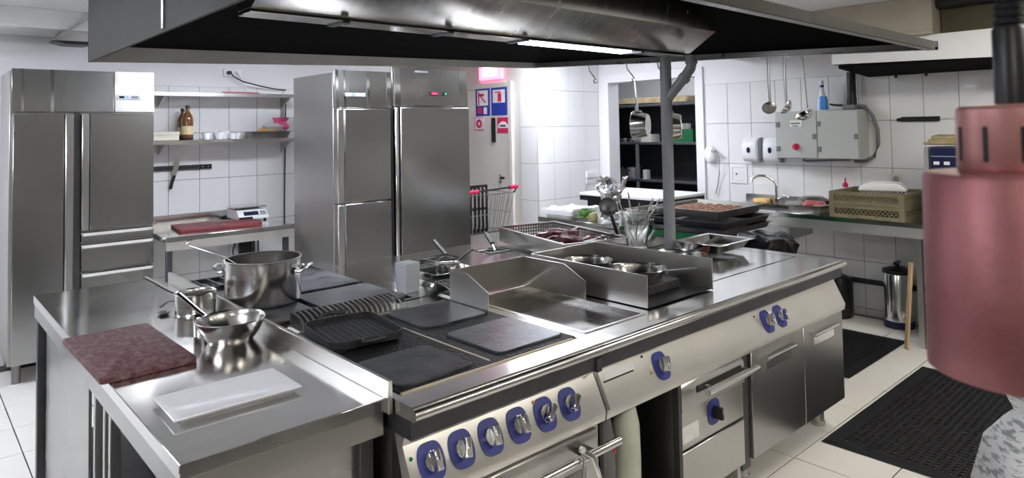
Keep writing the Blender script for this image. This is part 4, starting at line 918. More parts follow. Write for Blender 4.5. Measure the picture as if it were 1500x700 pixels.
# tray trolley with meat patties beside the post
t = thing('tray_trolley', 'low steel trolley under the green crate behind the post', 'trolley', (4.5, 2.8, 0))
for x, y in ((4.18, 2.50), (4.80, 2.50), (4.18, 3.10), (4.80, 3.10)): obj('leg', MB().box(x, x+.03, y, y+.03, .09, .56), 'dark_steel', t)
for x, y in ((4.195, 2.515), (4.815, 2.515), (4.195, 3.115), (4.815, 3.115)): obj('caster', MB().cyl((x-.012, y, .045), (x+.012, y, .045), .045, n=16), 'black_rubber', t)
obj('deck', MB().box(4.17, 4.84, 2.49, 3.135, .56, .585), 'steel_old', t); obj('lower_deck', MB().box(4.17, 4.84, 2.49, 3.135, .25, .27), 'dark_steel', t)
t = thing('green_crate', 'green plastic crate under the black trays on the trolley', 'crate', (4.5, 2.8, .586))
obj('base', MB().box(4.20, 4.62, 2.66, 3.10, .586, .60), 'green_crate', t)
for x, y in ((4.19, 2.65), (4.59, 2.65), (4.19, 3.07), (4.59, 3.07)): obj('corner_post', MB().box(x, x+.04, y, y+.04, .586, .878), 'green_crate', t, .006)
obj('rim', holed(MB(), 4.185, 4.635, 2.645, 3.115, .835, .878, [(4.20, 4.62, 2.66, 3.10)]), 'green_crate', t)
for z in (.61, .72): obj('side_band', holed(MB(), 4.19, 4.63, 2.65, 3.11, z, z+.06, [(4.203, 4.617, 2.663, 3.097)]), 'green_crate', t)
for k in range(2):
    solo('black_tray', gn_pan(MB(), 4.16, 4.845, 2.48, 3.135, .8795+.052*k, .922+.052*k, .02, .015), 'dark_steel', ('lower', 'upper')[k]+' of the two black oven trays on the green crate', 'tray')
solo('patty_tray', gn_pan(MB(), 4.20, 4.84, 2.54, 3.13, .988, 1.045, .02, .015), 'steel_old', 'oven tray of brown meat patties on top of the trolley stack', 'tray')
pme = mesh('meat_patty', crumple(MB().lathe([(0, 0), (.03, 0), (.036, .008), (.034, .018), (.02, .026), (0, .028)], (0, 0, 0), 14), .004, 30, 2), 'patty')
for i in range(6):
    for j in range(6):
        o = link('meat_patty', pme); o.location = (4.285+.094*i, 2.63+.082*j, .992+.022*0+.012); o.rotation_euler = (0, 0, i*1.3+j)
        o['label'] = 'small brown meat patty in the oven tray on the trolley'; o['category'] = 'patty'; o['group'] = 'meat patties on the trolley tray'
solo('salmon_tray', gn_pan(MB(), 4.24, 4.58, 3.165, 3.40, .9305, 1.0, .02, .012), 'steel_old', 'steel tray of pinkish food behind the pitcher on the side table', 'tray')
random.seed(5)
for k in range(9):
    o = link('meat_patty', pme); o.location = (4.30+.075*(k % 4)+random.uniform(-.02, .02), 3.235+.05*(k//4), .938+.026*(k // 8)); o.rotation_euler = (.2, .1, k)
    o.scale = (1.1, 1.1, 1.3)
    o['label'] = 'reddish brown meat piece in the tray behind the pitcher'; o['category'] = 'meat'; o['group'] = 'meat pieces behind the pitcher'
# white-topped black counter by the doorway
t = thing('white_top_counter', 'black cabinet with thick white cutting top by the doorway', 'counter', (5.3, 4.05, 0))
obj('cabinet', MB().box(5.0, 5.62, 3.62, 4.46, .02, .955), 'black_metal', t, .003)
obj('top', MB().box(4.95, 5.66, 3.56, 4.52, .985, 1.01), 'white_plastic', t, .004)
obj('edge_band', MB().box(4.955, 5.655, 3.565, 4.515, .94, .985), 'black_plastic', t)

# ================================================================== SINK WALL
SX = 6.143
t = thing('sink_counter', 'stainless sink counter along the tiled wall', 'counter', (5.8, 2.4, 0))
obj('worktop', holed(MB(), 5.48, 6.125, 1.66, 3.40, .872, .905, [(5.58, 6.0, 2.72, 3.22)]), 'steel_top', t)
obj('apron', MB().box(5.484, 5.50, 1.664, 3.396, .795, .872), 'steel_panel', t)
obj('backsplash', MB().box(6.125, 6.138, 1.66, 3.40, .872, .975), 'steel', t)
obj('basin', MB().box(5.57, 5.58, 2.71, 3.23, .68, .872).box(6.0, 6.01, 2.71, 3.23, .68, .872).box(5.58, 6.0, 2.71, 2.72, .68, .872).box(5.58, 6.0, 3.22, 3.23, .68, .872).box(5.57, 6.01, 2.71, 3.23, .67, .68), 'steel', t)
for y in (1.70, 3.33):
    for x in (5.52, 6.06): obj('leg', MB().box(x, x+.04, y, y+.04, 0, .872), 'steel', t)
t = thing('faucet', 'chrome swan-neck faucet behind the sink basin', 'faucet', (6.06, 3.06, .905))
obj('body', MB().cyl((6.06, 3.06, .905), (6.06, 3.06, .97), .024, n=16), 'chrome', t)
obj('spout', MB().tube([(6.06, 3.06, .96), (6.06, 3.06, 1.06), (6.05, 3.08, 1.12), (6.02, 3.13, 1.16), (5.98, 3.19, 1.165), (5.95, 3.235, 1.14), (5.945, 3.245, 1.11)], .013, 12), 'chrome', t)
obj('lever', MB().tube([(6.06, 3.04, .96), (6.04, 2.98, .985), (6.02, 2.92, .975)], .011, 10, False, (0, 0, 1), [1.5, 1, .8]), 'chrome', t)
solo('sponge', MB().box(6.03, 6.11, 3.14, 3.28, .906, .945), 'sponge', 'yellow sponge at the back of the sink', 'sponge', bevel=.006)
t = thing('meat_tray', 'steel tray of raw red meat beside the sink', 'tray', (5.75, 2.55, .9055))
obj('pan', gn_pan(MB(), 5.49, 6.02, 2.40, 2.70, .9055, .975, .02, .012), 'steel_pot', t, .003)
for k, (x, y) in enumerate(((5.66, 2.50), (5.80, 2.55), (5.72, 2.60))):
    solo('raw_steak', crumple(MB().lathe([(0, 0), (.07, 0), (.09, .018), (.06, .042), (0, .046)], (x, y, .925+.012*k), 18, 1.1, .55), .012, 20, k+2), 'raw_meat', ('raw red steak at the front of the tray beside the sink', 'raw red steak at the back of the tray beside the sink', 'raw red steak lying on the other two beside the sink')[k], 'meat')
solo('metal_lid', crumple(MB().lathe([(0, .03), (.08, .028), (.13, .0), (.132, .003), (.08, .032), (0, .034)], (5.93, 2.66, .976), 24), .004, 9, 2), 'steel_old', 'dull metal lid leaning on the raw meat tray', 'lid')
def dish_rack(z, label):
    t = thing('dish_rack', label, 'dish rack', (5.76, 2.06, z), 0, 'stacked dish racks')
    x0, x1, y0, y1, h = 5.50, 6.02, 1.80, 2.34, .10
    obj('bottom', MB().box(x0+.01, x1-.01, y0+.01, y1-.01, z, z+.01), 'rack_plastic', t)
    for zz, nm in ((z, 'lower_band'), (z+h-.028, 'upper_band')):
        obj(nm, holed(MB(), x0, x1, y0, y1, zz, zz+.028, [(x0+.014, x1-.014, y0+.014, y1-.014)]), 'rack_plastic', t)
    for x, y in ((x0, y0), (x1-.035, y0), (x0, y1-.035), (x1-.035, y1-.035)): obj('corner_post', MB().box(x-.002, x+.037, y-.002, y+.037, z+.004, z+h), 'rack_plastic', t, .004)
    lm = MB(); n = 15
    for k in range(n):
        for sg in (1, -1):
            y_ = y0+.04+(y1-y0-.08)*(k+.5)/n
            lm.box(-.003, .003, -.026, .026, -.003, .003) if 0 else None
            q = MB().box(-.003, .003, -.033, .033, -.0035, .0035).xf(Matrix.Translation((x0+.007, y_, z+.05)) @ Matrix.Rotation(sg*.85, 4, 'X')); lm.add(q.v, q.f)
            q = MB().box(-.003, .003, -.033, .033, -.0035, .0035).xf(Matrix.Translation((x1-.007, y_, z+.05)) @ Matrix.Rotation(sg*.85, 4, 'X')); lm.add(q.v, q.f)
            x_ = x0+.04+(x1-x0-.08)*(k+.5)/n
            q = MB().box(-.033, .033, -.003, .003, -.0035, .0035).xf(Matrix.Translation((x_, y0+.007, z+.05)) @ Matrix.Rotation(sg*.85, 4, 'Y')); lm.add(q.v, q.f)
            q = MB().box(-.033, .033, -.003, .003, -.0035, .0035).xf(Matrix.Translation((x_, y1-.007, z+.05)) @ Matrix.Rotation(sg*.85, 4, 'Y')); lm.add(q.v, q.f)
    l_ = obj('lattice', lm, 'rack_plastic', t); l_['kind'] = 'stuff'
    obj('grip_tab', MB().box(x0-.004, x0, 2.0, 2.14, z+.004, z+.026), 'rack_plastic', t)
dish_rack(.9055, 'lower of the two beige dish racks on the sink counter')
dish_rack(1.007, 'upper of the two beige dish racks on the sink counter')
solo('white_cloth', MB().prism([(-.15, 0), (-.14, .03), (-.10, .055), (0, .065), (.12, .06), (.18, .03), (.19, 0)], 'x', -.12, .14).xf(Matrix.Translation((5.80, 2.02, 1.108)) @ Matrix.Rotation(.25, 4, 'Z')), 'white_cloth', 'white folded cloth bundle on top of the dish racks', 'cloth', bevel=.012, seg=2)
solo('red_cap', MB().lathe([(0, 0), (.03, 0), (.03, .025), (.012, .035), (.006, .08), (0, .08)], (6.08, 2.36, .9055), 14).xf(Matrix.Translation((0, 0, .2))), 'sign_red', 'red pointed bottle cap behind the dish racks', 'bottle cap') if 0 else None
t = thing('ketchup_bottle', 'bottle with red pointed cap behind the dish racks', 'bottle', (6.07, 2.44, .9055))
obj('body', MB().lathe([(0, 0), (.028, 0), (.03, .01), (.03, .16), (.014, .19), (0, .19)], (6.07, 2.44, .9055), 18), 'white_plastic', t)
obj('cap', MB().lathe([(0, .185), (.022, .185), (.022, .215), (.008, .225), (.004, .265), (0, .265)], (6.07, 2.44, .9055), 14), 'sign_red', t)
def dispenser(y, label):
    t = thing('soap_dispenser', label, 'soap dispenser', (6.10, y, 1.27), 0, 'wall soap dispensers')
    prof = [(6.142, 1.29), (6.08, 1.29), (6.05, 1.31), (6.035, 1.36), (6.04, 1.44), (6.06, 1.49), (6.09, 1.515), (6.142, 1.52)]
    obj('case', MB().prism(prof, 'y', y-.075, y+.075), 'white_plastic', t, .012, 2)
    obj('side_shell', MB().prism([(6.142, 1.285), (6.075, 1.285), (6.075, 1.49), (6.10, 1.515), (6.142, 1.52)], 'y', y-.088, y-.076), 'grey_plastic', t, .003)
    obj('window', MB().lathe([(0, 0), (.017, 0), (.019, .004), (0, .006)], (0, 0, 0), 18, 1, 1.5).xf(Matrix.Translation((6.037, y, 1.40)) @ Matrix.Rotation(-PI/2, 4, 'Y') @ Matrix.Rotation(PI/2, 4, 'Z')), 'blue_dark', t)
dispenser(3.315, 'white soap dispenser nearer the doorway'); dispenser(3.10, 'white soap dispenser nearer the grey control box')
t = thing('access_hatch', 'small white access hatch in the tiles below the dispensers', 'hatch', (SX, 3.48, 1.07))
obj('frame', holed(MB(), 3.39, 3.57, 1.07, 1.25, -.012, 0, [(3.415, 3.545, 1.095, 1.225)]).xf(Matrix(((0, 0, 1, SX), (1, 0, 0, 0), (0, 1, 0, 0), (0, 0, 0, 1)))), 'wall_paint', t)
obj('door', MB().box(SX-.009, SX, 3.417, 3.543, 1.097, 1.223), 'wall_paint', t, .002)
obj('lock', MB().cyl((SX-.009, 3.50, 1.16), (SX-.014, 3.50, 1.16), .008, n=12), 'black_plastic', t)
t = thing('charger_plug', 'round white timer plug with hanging grey cord by the doorway', 'plug', (SX, 3.76, 1.26))
obj('case', MB().lathe([(0, 0), (.055, 0), (.06, .01), (.055, .06), (.04, .075), (0, .08)], (0, 0, 0), 24, 1.5, 1).xf(Matrix.Translation((SX, 3.77, 1.35)) @ Matrix.Rotation(-PI/2, 4, 'Y')), 'white_plastic', t)
obj('plug', MB().cyl((6.07, 3.73, 1.39), (6.07, 3.69, 1.385), .014, n=12), 'grey_plastic', t)
obj('cord', MB().tube([(6.07, 3.69, 1.385), (6.07, 3.66, 1.37), (6.08, 3.65, 1.30), (6.10, 3.67, 1.18), (6.12, 3.70, 1.05), (6.12, 3.73, .95)], .006, 8), 'grey_plastic', t)
# control box
t = thing('control_box', 'grey two-door control box with red knob on the tiled wall', 'control box', (6.05, 2.68, 1.32))
obj('case', MB().box(5.96, SX, 2.26, 2.99, 1.335, 1.755), 'box_grey', t, .003)
obj('door', MB().box(5.94, 5.958, 2.615, 2.985, 1.34, 1.75), 'box_grey', t, .003); obj('door', MB().box(5.94, 5.958, 2.27, 2.61, 1.34, 1.75), 'box_grey', t, .003)
for y, z in ((2.965, 1.64), (2.965, 1.42), (2.595, 1.64), (2.595, 1.42), (2.635, 1.53), (2.285, 1.53)): obj('latch', MB().box(5.93, 5.941, y-.016, y+.016, z-.022, z+.022), 'grey_paint', t, .002)
dsp = obj('display', MB().box(5.934, 5.941, 2.74, 2.85, 1.615, 1.675), 'white_label', t, .001)
obj('display_green', MB().box(5.932, 5.934, 2.755, 2.84, 1.643, 1.653), 'green_crate', dsp); obj('display_blue', MB().box(5.932, 5.934, 2.775, 2.825, 1.623, 1.630), 'blue_sign', dsp)
kk = obj('red_knob', MB().cyl((5.94, 2.80, 1.44), (5.918, 2.80, 1.44), .03, .026, 20), 'sign_red', t)
obj('grip', MB().box(5.905, 5.919, 2.793, 2.807, 1.415, 1.465), 'sign_red', kk, .003)
t = thing('spray_bottle', 'white and blue spray bottle standing on the control box', 'bottle', (6.03, 2.595, 1.7555))
obj('body', MB().lathe([(0, 0), (.04, 0), (.042, .01), (.04, .09), (.025, .15), (.014, .19), (.014, .205), (0, .205)], (6.03, 2.595, 1.7555), 22), 'white_trans', t)
obj('blue_sleeve', MB().lathe([(.0425, .01), (.0428, .012), (.041, .09), (.033, .125), (.032, .125)], (6.028, 2.588, 1.7555), 22), 'blue_liquid', t)
obj('neck_ring', MB().lathe([(0, .205), (.017, .205), (.017, .225), (0, .225)], (6.03, 2.595, 1.7555), 16), 'blue_sign', t)
obj('cap', MB().lathe([(0, .225), (.014, .225), (.014, .24), (.016, .24), (.016, .262), (.012, .265), (0, .265)], (6.03, 2.595, 1.7555), 16), 'white_plastic', t)
solo('black_downpipe', MB().cyl((6.07, 2.36, 1.80), (6.07, 2.36, 2.079), .035, n=18).cyl((6.07, 2.36, 1.80), (6.07, 2.36, 1.86), .039, n=18), 'black_plastic', 'thick black downpipe above the control box', 'pipe')
solo('cable_gland', MB().box(6.0, 6.13, 2.31, 2.42, 1.756, 1.80), 'grey_paint', 'grey cable gland on top of the control box', 'cable gland', bevel=.01)
solo('grey_hose', MB().tube([(6.08, 2.31, 1.79), (6.08, 2.26, 1.78), (6.08, 2.20, 1.70), (6.08, 2.165, 1.58), (6.08, 2.165, 1.46), (6.08, 2.20, 1.36), (6.08, 2.27, 1.32), (6.08, 2.36, 1.318)], .016, 12), 'grey_paint', 'thick grey hose looping beside the control box', 'hose')
solo('grey_cable_bundle', MB().tube([(6.1, 2.40, 1.325), (6.1, 2.6, 1.315), (6.1, 2.78, 1.305), (6.1, 2.82, 1.315), (6.1, 2.80, 1.33)], .010, 10), 'grey_paint', 'thin grey cable under the control box', 'cable')
solo('black_cable_stub', MB().tube([(6.05, 2.42, 1.795), (6.05, 2.50, 1.80), (6.06, 2.60-.06, 1.81)], .009, 8), 'black_plastic', 'short black cable on top of the control box', 'cable')
t = thing('tool_strip', 'short black magnetic strip on the tiles beside the hose', 'knife rack', (SX, 1.86, 1.64))
obj('strip', MB().box(6.12, SX, 1.72, 2.0, 1.645, 1.685), 'black_plastic', t, .003); obj('end_cap', MB().cyl((6.13, 2.0, 1.662), (6.13, 2.03, 1.662), .014, n=10), 'black_plastic', t)
t = thing('wall_outlet', 'cream wall outlet behind the white cloth bundle', 'socket', (SX, 2.06, 1.13))
obj('plate', MB().box(6.132, SX, 2.015, 2.10, 1.13, 1.215), 'cream_box', t, .003); obj('well', MB().cyl((6.132, 2.057, 1.172), (6.129, 2.057, 1.172), .026, n=20), 'grey_plastic', t)
t = thing('pillar_outlet', 'white double outlet low on the bright pillar', 'socket', (5.99, 5.27, 1.03))
obj('plate', MB().box(5.88, 6.10, 5.235, 5.263, 1.06, 1.13), 'white_plastic', t, .004); obj('trunking', MB().box(5.89, 6.09, 5.25, 5.263, 1.0, 1.06), 'wall_paint', t)
solo('wall_pipe', MB().cyl((6.10, 1.7, .30), (6.10, 2.66, .30), .022, n=12), 'black_metal', 'dark pipe running along the tiled wall below the counter', 'pipe')
# dishwasher with cloth
t = thing('dishwasher', 'tall steel dishwasher with dark blue control panel past the racks', 'dishwasher', (5.85, 1.33, 0))
obj('cabinet', MB().box(5.53, 6.12, 1.0, 1.655, .08, 1.46), 'steel', t, .004)
obj('side_frame', MB().box(5.50, 5.53, 1.625, 1.655, .08, 1.46), 'steel_panel', t); obj('hood_door', MB().box(5.51, 5.53, 1.02, 1.62, .55, 1.29), 'steel_fridge_and_shade', t, .003)
cp = obj('control_panel', MB().box(5.50, 5.53, 1.30, 1.615, 1.30, 1.455), 'blue_dark', t, .003)
for y in (1.575, 1.51, 1.43): obj('button', MB().box(5.495, 5.50, y-.018, y+.018, 1.335, 1.358), 'white_plastic', cp, .001)
obj('trim_line', MB().box(5.497, 5.50, 1.31, 1.61, 1.392, 1.398), 'grey_plastic', cp)
for x, y in ((5.56, 1.05), (5.56, 1.6), (6.08, 1.05), (6.08, 1.6)): obj('foot', MB().cyl((x, y, 0), (x, y, .08), .025, n=12), 'black_plastic', t)
cl = MB(); random.seed(2)
for k, z in enumerate((1.472, 1.494, 1.515)):
    q = crumple(MB().rrect(-.13, .13, -.16+.02*k, .16-.02*k, z, z+.026, .03), .016, 11, k*2); cl.add(q.v, q.f)
solo('brown_cloth', cl.xf(Matrix.Translation((5.66, 1.52, 0)) @ Matrix.Rotation(.2, 4, 'Z')), 'cloth_brown', 'folded brown checked cloth on top of the dishwasher', 'cloth', bevel=.008)
# bins and bags under the counter
t = thing('black_bag_bin', 'bin lined with a bulging glossy black bag before the sink counter', 'bin', (5.10, 2.68, 0))
obj('bin', MB().lathe([(0, 0), (.16, 0), (.185, .62), (.175, .62), (.15, .01), (0, .01)], (5.10, 2.68, 0), 28), 'black_plastic', t)
obj('bag', crumple(crumple(MB().lathe([(.06, .76), (.15, .78), (.21, .755), (.225, .70), (.23, .62), (.215, .52), (.195, .44)], (5.10, 2.68, 0), 56), .05, 8, 7), .016, 28, 5), 'black_bag', t)
t = thing('black_canister', 'black plastic canister on the floor at the island end', 'canister', (6.0, 2.50, 0))
obj('body', MB().lathe([(0, 0), (.10, 0), (.115, .02), (.115, .29), (.10, .335), (.06, .35), (0, .35)], (5.97, 2.49, 0), 28), 'black_plastic', t)
obj('cap', MB().cyl((5.97, 2.49, .348), (5.97, 2.49, .375), .035, n=16), 'black_plastic', t)
t = thing('water_softener', 'steel cylinder water softener with black cap against the wall', 'water softener', (6.0, 2.02, 0))
obj('tank', MB().lathe([(0, .03), (.105, .03), (.105, .42), (.10, .43), (0, .43)], (6.0, 2.03, 0), 32), 'steel_bright', t)
obj('base_ring', MB().lathe([(0, 0), (.112, 0), (.112, .05), (.106, .055), (0, .055)], (6.0, 2.03, 0), 32), 'blue_dark', t)
obj('lid', MB().lathe([(0, .43), (.11, .43), (.11, .455), (.05, .475), (.03, .48), (0, .48)], (6.0, 2.03, 0), 32), 'black_plastic', t)
obj('lid_knob', MB().box(5.94, 6.06, 2.018, 2.042, .50, .52).cyl((6.0, 2.03, .475), (6.0, 2.03, .505), .018, n=12), 'black_plastic', t, .004)
solo('wooden_stick', MB().prism([(-.019, 0), (.019, 0), (.019, .62), (-.019, .62)], 'y', -.009, .009).xf(Matrix.Translation((5.43, 1.795, 0.002)) @ Matrix.Rotation(.10, 4, 'Y') @ Matrix.Rotation(.05, 4, 'X') @ Matrix.Rotation(.8, 4, 'Z')), 'wood', 'flat wooden stick leaning against the dishwasher', 'stick', base=(5.43, 1.795, 0), bevel=.002)

# ================================================================== RUBBER MATS
def rubber_mat(x0, x1, y0, y1, label, pitch=.036, border=.07):
    z = .008; mb = MB()
    nx = int((x1-x0-2*border)/pitch); ny = int((y1-y0-2*border)/pitch)
    bx, by = (x1-x0-nx*pitch)/2, (y1-y0-ny*pitch)/2
    hx0, hx1, hy0, hy1 = x0+bx, x1-bx, y0+by, y1-by
    # bevelled border
    O = [(x0, y0, .002), (x1, y0, .002), (x1, y1, .002), (x0, y1, .002)]; I = [(x0+.035, y0+.035, z), (x1-.035, y0+.035, z), (x1-.035, y1-.035, z), (x0+.035, y1-.035, z)]; J = [(hx0, hy0, z), (hx1, hy0, z), (hx1, hy1, z), (hx0, hy1, z)]
    mb.add(O+I+J, [(j, (j+1) % 4, 4+(j+1) % 4, 4+j) for j in range(4)]+[(4+j, 4+(j+1) % 4, 8+(j+1) % 4, 8+j) for j in range(4)])
    r = pitch*.33
    for i in range(nx):
        for j in range(ny):
            cx, cy = hx0+pitch*(i+.5), hy0+pitch*(j+.5); h = pitch/2
            sq = [(cx+h*a, cy+h*b, z) for a, b in ((1, 0), (1, 1), (0, 1), (-1, 1), (-1, 0), (-1, -1), (0, -1), (1, -1))]
            ci = [(cx+r*math.cos(PI/4*k), cy+r*math.sin(PI/4*k), z) for k in range(8)]; lo = [(p[0], p[1], .002) for p in ci]
            mb.add(sq+ci+lo, [(k, (k+1) % 8, 8+(k+1) % 8, 8+k) for k in range(8)]+[(8+k, 8+(k+1) % 8, 16+(k+1) % 8, 16+k) for k in range(8)])
    me = bpy.data.meshes.new('rubber_mat'); c = Vector(((x0+x1)/2, (y0+y1)/2, .0005))
    me.from_pydata([tuple(Vector(p)-c+Vector((0, 0, .001))) for p in mb.v], [], mb.f); me.materials.append(MATS['black_rubber']); me.update()
    o = link('rubber_mat', me); o.location = c; o['label'] = label; o['category'] = 'mat'
rubber_mat(3.56, 5.12, .62, 1.60, 'large black perforated rubber mat in the aisle before the cupboard doors')
rubber_mat(4.55, 5.62, 1.85, 2.36, 'smaller black perforated rubber mat before the sink counter')

# ================================================================== HANGING THINGS
def s_hook(y, z0, label):
    pts = [(3.862, y, z0+.012), (3.878, y, z0+.02), (3.886, y, z0), (3.88, y-.01, z0-.03), (3.874, y-.055, z0-.075), (3.87, y-.08, z0-.10)]+[(3.868, y-.08+.02*math.cos(a), z0-.11+.02*math.sin(a)) for a in [.2, -.5, -1.2, -1.9, -2.6]]
    return solo('s_hook', MB().tube(pts, .0045, 8), 'steel_bright', label, 'hook', base=(3.87, y, z0), group='hooks on the hood edge')
s_hook(3.42, 2.105, 'empty S hook on the hood edge before the pillar')
s_hook(3.06, 2.09, 'S hook on the hood edge carrying the tilted pan')
s_hook(2.79, 2.078, 'S hook on the hood edge carrying the pan beside the post')
def hung_pan(yh, z0, tilt, label):
    # hangs with its handle hole on the hook, the bottom turned to the stove
    t = pan('hanging_saucepan', label, 'saucepan', (3.868+.092*math.cos(tilt), yh-.08+.092*math.sin(tilt), z0-.13-.31+.004), 0, .078, .10, .10, .5, group='saucepans on the hood edge', handle=(.21, .01, .02, .030, .014))
    t.rotation_euler = (Matrix.Rotation(tilt, 3, 'Z') @ Matrix.Rotation(-PI/2, 3, 'Y')).to_euler()
    return t
hung_pan(3.06, 2.09, -1.2, 'steel saucepan hanging by its handle in front of the doorway')
hung_pan(2.79, 2.078, -1.0, 'steel saucepan hanging by its handle right beside the post')
def hung_ladle(y, z, L, rb, rot, flat, label):
    t = thing('hanging_ladle', label, 'ladle', (3.888, y, z-L), 0, 'ladles on the hood edge')
    obj('hook', MB().tube([(-.022, 0, L-.012), (-.022, 0, L+.012), (-.008, 0, L+.016), (0, 0, L)], .004, 6), 'steel', t, local=True)
    if flat: obj('stem', MB().ribbon([(0, 0, L), (0, .004, L*.6), (.0, .0, .05), (0, .0, .02)], .017, .003, (1, 0, 0)), 'steel', t, local=True)
    else: obj('stem', MB().tube([(0, 0, L), (0, -.008, L*.5), (0, -.016, .03)], .003, 8), 'steel_bright', t, local=True)
    obj('bowl', MB().lathe([(0, -rb*.75), (rb*.5, -rb*.62), (rb*.87, -rb*.3), (rb, 0), (rb*.94, 0), (rb*.8, -rb*.3), (rb*.45, -rb*.56), (0, -rb*.68)], (0, 0, 0), 26).xf(Matrix.Translation((-rb*.3, 0, .0)) @ Matrix.Rotation(rot, 4, 'Z') @ Matrix.Rotation(1.0 if flat else .5, 4, 'Y')), 'steel_old' if rot < 1 else 'steel_pot', t, local=True)
hung_ladle(1.985, 2.045, .30, .042, .6, True, 'flat-stemmed ladle at the post side of the hood edge')
hung_ladle(1.885, 2.04, .29, .048, 2.0, True, 'flat-stemmed ladle in the middle of the three on the hood edge')
hung_ladle(1.775, 2.035, .33, .052, 2.6, False, 'thin wire-stemmed ladle at the far end of the hood edge')

# ================================================================== STORE ROOM BEHIND THE DOORWAY
t = thing('storage_shelf', 'dark steel storage shelving in the store room', 'shelf', (7.4, 5.1, 0))
for z in (.12, .52, .96, 1.44, 1.93): obj('shelf_board', MB().box(7.15, 7.70, 4.15, 6.25, z-.03, z), 'shelf_dark', t, .002)
for y in (4.15, 5.48, 6.22): obj('upright', MB().box(7.15, 7.18, y, y+.035, 0, 1.93), 'grey_paint', t)
obj('back_panel', MB().box(7.70, 7.715, 4.15, 6.25, 0, 1.93), 'black_metal', t)
for y in (4.15, 6.22): obj('end_panel', MB().box(7.18, 7.70, y, y+.03, 0, 1.93), 'shelf_dark', t)
def store(name, mb, m, label, cat, group=None): return solo(name, mb, m, label, cat, group=group)
def simple_pot(x, y, z, r, h, label, m='steel_pot', name='storage_pot'):
    t = thing(name, label, 'pot', (x, y, z), 0, 'pots in the store room')
    obj('body', MB().lathe([(0, 0), (r, 0), (r, h), (r*1.04, h+.004), (r*.96, h+.004), (r*.96, .008), (0, .008)], (0, 0, 0), 26), m, t, local=True)
    obj('handle', MB().tube([(-r, 0, h*.7), (-r-.03, .02, h*.8), (-r-.12, .03, h*1.02)], .010, 8), m, t, local=True)
simple_pot(7.32, 5.66, .961, .11, .14, 'steel pot with side handle on the middle store-room shelf')
simple_pot(7.40, 5.90, .961, .07, .10, 'small dull pot beside the bigger one on the middle store-room shelf', 'steel_old')
simple_pot(7.32, 4.85, 1.60, .13, .07, 'shallow steel pan on the green box in the store room', 'steel_bright')
store('green_storage_box', MB().box(7.17, 7.52, 4.66, 5.02, 1.441, 1.599), 'green_crate', 'green plastic box on the upper store-room shelf', 'box')
store('white_storage_carton', MB().box(7.18, 7.36, 5.28, 5.45, 1.441, 1.54), 'cream_box', 'pale carton on the upper store-room shelf', 'box')
store('grey_storage_tin', MB().lathe([(0, 0), (.06, 0), (.06, .13), (0, .13)], (7.28, 5.57, 1.441), 20), 'grey_plastic', 'grey tin on the upper store-room shelf beside the upright', 'tin')
for k, (y, r) in enumerate(((5.98, .05), (5.87, .045), (5.76, .05), (5.66, .04))):
    store('glass_bowl', MB().lathe([(0, 0), (r*.5, 0), (r, r*.9), (r*.94, r*.9), (r*.45, .006), (0, .006)], (7.25, y, 1.441), 18), 'steel_bright', ('big steel bowl at the doorway end of the upper store-room shelf', 'second steel bowl on the upper store-room shelf', 'third steel bowl on the upper store-room shelf', 'smallest steel bowl on the upper store-room shelf')[k], 'bowl')
store('small_carton', MB().box(7.17, 7.24, 5.36, 5.42, .961, 1.08), 'white_label', 'small white carton on the middle store-room shelf', 'box')
store('folded_sacks', crumple(MB().rrect(7.18, 7.60, 4.75, 5.95, 1.945, 2.02, .05), .02, 8, 4), 'cloth_brown', 'flat stack of folded sacks on top of the storage shelving', 'sacks')
for k, z in enumerate((.62, .70, .78)):
    store('oven_tray', MB().box(7.17, 7.60, 4.30, 5.30, z, z+.015), 'steel_old', ('lowest', 'middle', 'topmost')[k]+' oven tray on the lower store-room shelf', 'tray')
store('tray_blocks', MB().box(7.2, 7.55, 4.35, 4.42, .521, .619), 'black_plastic', 'black block under the oven trays in the store room', 'block')
store('tray_blocks', MB().box(7.2, 7.55, 5.2, 5.27, .521, .619), 'black_plastic', 'second black block under the oven trays in the store room', 'block')

# ================================================================== SHOPPING CART BEHIND THE ISLAND
t = thing('shopping_cart', 'wire shopping cart with red handle ends behind the freezer', 'shopping cart', (4.35, 5.6, 0))
A = [(4.02, 5.15), (4.62, 5.15), (4.62, 5.95), (4.02, 5.95)]
for z, r_, gx in ((1.0, .006, 0), (.80, .004, .03), (.62, .006, .06)):
    obj('basket_ring', MB().tube([(4.05+gx, 5.15+gx, z), (4.66-gx, 5.15+gx, z), (4.66-gx, 5.95-gx, z), (4.05+gx, 5.95-gx, z)], r_, 6, True), 'wire', t)
wm = MB()
for k in range(11):
    f = k/10
    for P0, P1 in (((4.05+.61*f, 5.15), (4.11+.49*f, 5.21)), ((4.05+.61*f, 5.95), (4.11+.49*f, 5.89)), ((4.05, 5.15+.8*f), (4.11, 5.21+.68*f)), ((4.66, 5.15+.8*f), (4.60, 5.21+.68*f))):
        wm.cyl((*P0, 1.0), (*P1, .62), .0025, n=5)
wg = obj('wire_mesh', wm, 'wire', t); wg['kind'] = 'stuff'
obj('base_sheet', MB().box(4.11, 4.60, 5.21, 5.89, .61, .618), 'wire', t)
obj('handle_bar', MB().tube([(4.05, 5.15, 1.0), (4.02, 5.10, 1.04), (4.66, 5.10, 1.06), (4.66, 5.15, 1.0)], .009, 8), 'black_metal', t)
for x0, x1, z0, z1 in ((4.02, 4.15, 1.04, 1.044), (4.56, 4.66, 1.056, 1.06)): obj('handle_cap', MB().cyl((x0, 5.10, z0), (x1, 5.10, z1), .02, n=12), 'cart_red', t)
